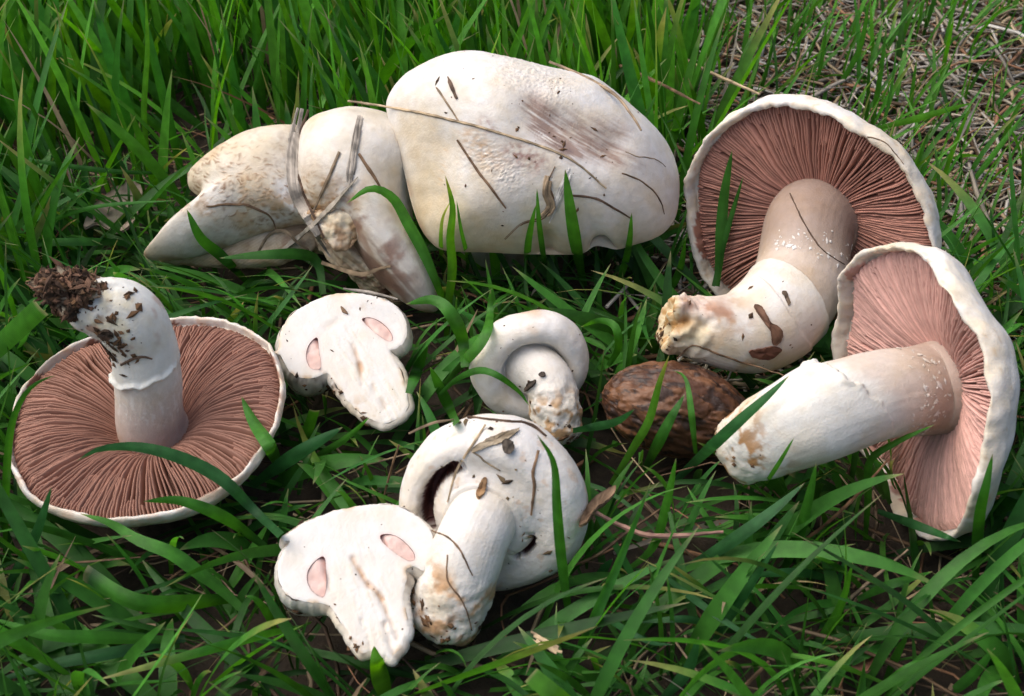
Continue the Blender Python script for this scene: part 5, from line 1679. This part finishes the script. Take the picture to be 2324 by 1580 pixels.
def blades(name, label, roots, az, tilt, bend, length, width, colr, seed, ns=9, front_z=.012, check=True, mat=None, straight=1.25, kind='grass', dryness=.05):
    r = np.random.default_rng(seed)
    n = len(roots)
    s = np.linspace(0, 1, ns)
    ph = tilt[:, None] + bend[:, None] * s[None] ** straight
    azs = az[:, None] + (r.normal(size=n) * .5)[:, None] * s[None]
    D = np.stack([np.cos(azs) * np.sin(ph), np.sin(azs) * np.sin(ph), np.cos(ph)], -1)
    step = (length / (ns - 1))[:, None, None] * D
    P = np.concatenate([roots[:, None], roots[:, None] + np.cumsum(step[:, :-1], 1)], 1)
    P[..., 2] = np.maximum(P[..., 2], .0015 + .004 * r.random((n, 1)) * s[None])
    if check:
        keep = np.array([ok_blade(P[i, 1:], front_z=front_z) for i in range(n)])
    else:
        keep = np.ones(n, bool)
    P, length, width, colr, azs, ph = P[keep], length[keep], width[keep], colr[keep], azs[keep], ph[keep]
    n = len(P)
    T = np.gradient(P, axis=1)
    T /= np.linalg.norm(T, axis=2)[..., None] + 1e-12
    h = np.stack([-np.sin(azs), np.cos(azs), 0 * azs], -1)
    nn = np.cross(T, h)
    ro = (r.normal(size=n) * .5)[:, None] + (r.normal(size=n) * .7)[:, None] * s[None]
    side = h * np.cos(ro)[..., None] + nn * np.sin(ro)[..., None]
    nn = np.cross(T, side)
    dead = r.random(n) < .035
    colr = np.where(dead[:, None], STRAWS[r.integers(0, 4, n)] * .8, colr)
    width = np.where(dead, np.minimum(width, .0022), width)
    w = width[:, None] * (.55 + .45 * sm(0, .45, s))[None] * (np.maximum(1 - s ** 3, 0) ** .8)[None]
    w = np.maximum(w, width[:, None] * .02)
    fo = (.1 + .3 * r.random(n))[:, None, None]
    u = np.array([-1, 0, 1.0])
    V = P[:, :, None] + .5 * w[..., None, None] * (u[None, None, :, None] * side[:, :, None] + (fo * np.abs(u)[None, None])[..., None] * nn[:, :, None])
    g = grid(ns, 3, wrap_v=False)
    F = (g[None] + (np.arange(n) * ns * 3)[:, None, None]).reshape(-1, 4)
    bv = np.broadcast_to(s[None, :, None], (n, ns, 3)).ravel()
    bu = np.broadcast_to(u[None, None], (n, ns, 3)).ravel()
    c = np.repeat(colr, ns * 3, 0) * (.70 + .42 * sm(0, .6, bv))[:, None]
    dry = np.repeat(r.random(n) < dryness * 3, ns * 3)
    c = mix(c, (.40, .36, .10), dry * sm(.6, 1, bv) * .8)
    c = mix(c, (.42, .35, .18), sm(.96, 1, bv) * .6)
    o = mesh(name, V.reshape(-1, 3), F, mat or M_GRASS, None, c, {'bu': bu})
    return tag(o, label, kind, kind='stuff'), n


def scatter(r, n, fn):
    """n ground points inside the seen wedge accepted with probability fn(px, py, P)"""
    out = []
    while len(out) < n:
        m = 4000
        px = r.uniform(-160, 2480, m)
        y = r.uniform(-.26, .62, m)
        x = r.uniform(-.45, .45, m)
        P = np.stack([x, y, np.zeros(m)], 1)
        uv = proj(P)
        ok = (uv[:, 0] > -220) & (uv[:, 0] < 2540) & (uv[:, 1] < 1800) & (uv[:, 1] > -420)
        pr = fn(uv[:, 0], uv[:, 1], P)
        ok &= r.random(m) < pr
        out += P[ok].tolist()
    return np.array(out[:n])


def lush(px, py, P):
    # dense stand: left, behind the white caps; thins out over the thatch at the right back
    edge = 1560 + 90 * fbm(P, 14, 2, 3) - np.clip(260 - py, 0, 400) * .25
    back = sm(edge + 90, edge - 120, px) * sm(700, 560, py + .12 * px * (px < 500))
    left = sm(380, 120, px) * sm(1000, 700, py)
    return np.clip(np.maximum(back, left), 0, 1)


def thin(px, py, P):
    right = sm(1480, 1680, px) * sm(900, 640, py)
    pat = sm(-.55, .35, fbm(P, 30, 3, 8))
    return np.clip(right * (.12 + .88 * pat), 0, 1)


def fore(px, py, P):
    f = sm(400, 560, py + .05 * (px - 1100) * (px < 1100) - 260 * sm(1300, 1600, px))
    bare = 1 - .75 * sm(1750, 2000, px) * sm(1250, 1330, py) * sm(-.3, .3, fbm(P, 25, 2, 5))
    return f * bare


r = np.random.default_rng(77)
Q = 0.35 if DRAFT == 'lite' else 1.0


def pal(r, n, lo, hi, var=.25):
    t = r.random(n)[:, None]
    return (np.array(lo) * (1 - t) + np.array(hi) * t) * (1 + var * r.normal(size=n)[:, None]).clip(.55, 1.6)


n = int(4000 * Q)
R_ = scatter(r, n, lush)
lean = 2.2 + r.normal(size=n) * 1.2
blades('grass', 'dense tall lush green grass behind and left of the white mushrooms', R_, lean, np.abs(r.normal(size=n)) * .28, .10 + np.abs(r.normal(size=n)) * .42, r.uniform(.05, .125, n), r.uniform(.0026, .0066, n), pal(r, n, (.030, .145, .016), (.085, .280, .024), .3), 1, front_z=.03)
n = int(5200 * Q)
R_ = scatter(r, n, lambda a, b, P: np.maximum(.8 * lush(a, b, P), fore(a, b, P)))
blades('grass', 'short shaded undergrowth of green grass around the mushrooms', R_, r.uniform(0, 6.3, n), np.abs(r.normal(size=n)) * .6, r.uniform(.2, 1.3, n), r.uniform(.02, .055, n), r.uniform(.0010, .0032, n), pal(r, n, (.022, .100, .016), (.055, .190, .022), .3), 2, front_z=.010)
n = int(1500 * Q)
R_ = scatter(r, n, thin)
blades('grass', 'thin short bright grass growing through dry thatch behind the gilled mushrooms', R_, r.normal(size=n) * .9 + .6, np.abs(r.normal(size=n)) * .38, .1 + np.abs(r.normal(size=n)) * .6, r.uniform(.022, .062, n), r.uniform(.0012, .0030, n), pal(r, n, (.032, .15, .014), (.080, .25, .022)), 3, front_z=.02)
n = int(2700 * Q)
R_ = scatter(r, n, fore)
blades('grass', 'flattened broad green grass in the foreground between the mushrooms', R_, np.where(r.random(n) < .6, r.normal(size=n) * .7 + 2.9, r.normal(size=n) * .8 + .2), .30 + np.abs(r.normal(size=n)) * .45, .1 + np.abs(r.normal(size=n)) * .75, r.uniform(.03, .10, n), .0016 + .0054 * r.random(n) ** 1.5, pal(r, n, (.024, .112, .018), (.056, .205, .024), .32), 4, front_z=.010, ns=11)

# dead straw lying about
def thatch(name, label, n, fn, seed, ln, wd, zmax, palette, tilt=.12):
    r = np.random.default_rng(seed)
    P0 = scatter(r, n, fn)
    az = r.uniform(0, 6.28, n)
    tl = r.normal(size=n) * tilt
    D = np.stack([np.cos(az) * np.cos(tl), np.sin(az) * np.cos(tl), np.sin(tl)], 1)
    L = r.uniform(*ln, n)
    P0[:, 2] = r.uniform(0, zmax, n)
    ns = 4
    s = np.linspace(-.5, .5, ns)
    bow = r.normal(size=(n, 3)) * (L * .08)[:, None]
    P = P0[:, None] + s[None, :, None] * (L[:, None] * D)[:, None] + (1 - 4 * s ** 2)[None, :, None] * bow[:, None]
    P[..., 2] = np.maximum(P[..., 2], .0005)
    keep = np.array([ok_blade(P[i], near=.002, front_z=.008) for i in range(n)])
    P, az, D = P[keep], az[keep], D[keep]
    n = len(P)
    W = r.uniform(*wd, n)
    h = np.stack([-np.sin(az), np.cos(az), r.normal(size=n) * .4], 1)
    h /= np.linalg.norm(h, axis=1)[:, None]
    nn = np.cross(D, h)
    cs = np.array([(-1, 0), (0, .45), (1, 0), (0, -.35)])
    V = P[:, :, None] + .5 * W[:, None, None, None] * (cs[None, None, :, :1] * h[:, None, None] + cs[None, None, :, 1:] * nn[:, None, None])
    F = (grid(ns, 4)[None] + (np.arange(n) * ns * 4)[:, None, None]).reshape(-1, 4)
    c = palette[r.integers(0, len(palette), n)] * r.uniform(.45, 1.05, (n, 1))
    tag(mesh(name, V.reshape(-1, 3), F, M_DRY, None, np.repeat(c, ns * 4, 0)), label, 'dead grass', kind='stuff')


thatch('thatch', 'mat of grey and brown dead straw between the thin grass at the back', int(5200 * Q), lambda a, b, P: sm(1380, 1640, a) * sm(1000, 760, b), 21, (.015, .06), (.0008, .0026), .012, np.vstack([STRAWS[[0, 1, 2, 3, 5, 5, 6]], [(.55, .52, .47), (.46, .42, .37)]]))
thatch('thatch', 'scattered dead straw and needles on the soil under the foreground grass', int(2600 * Q), lambda a, b, P: .35 + .65 * sm(1650, 1950, a) * sm(1000, 1200, b), 22, (.012, .05), (.0006, .0020), .008, STRAWS[[1, 3, 4, 4, 6, 0]])
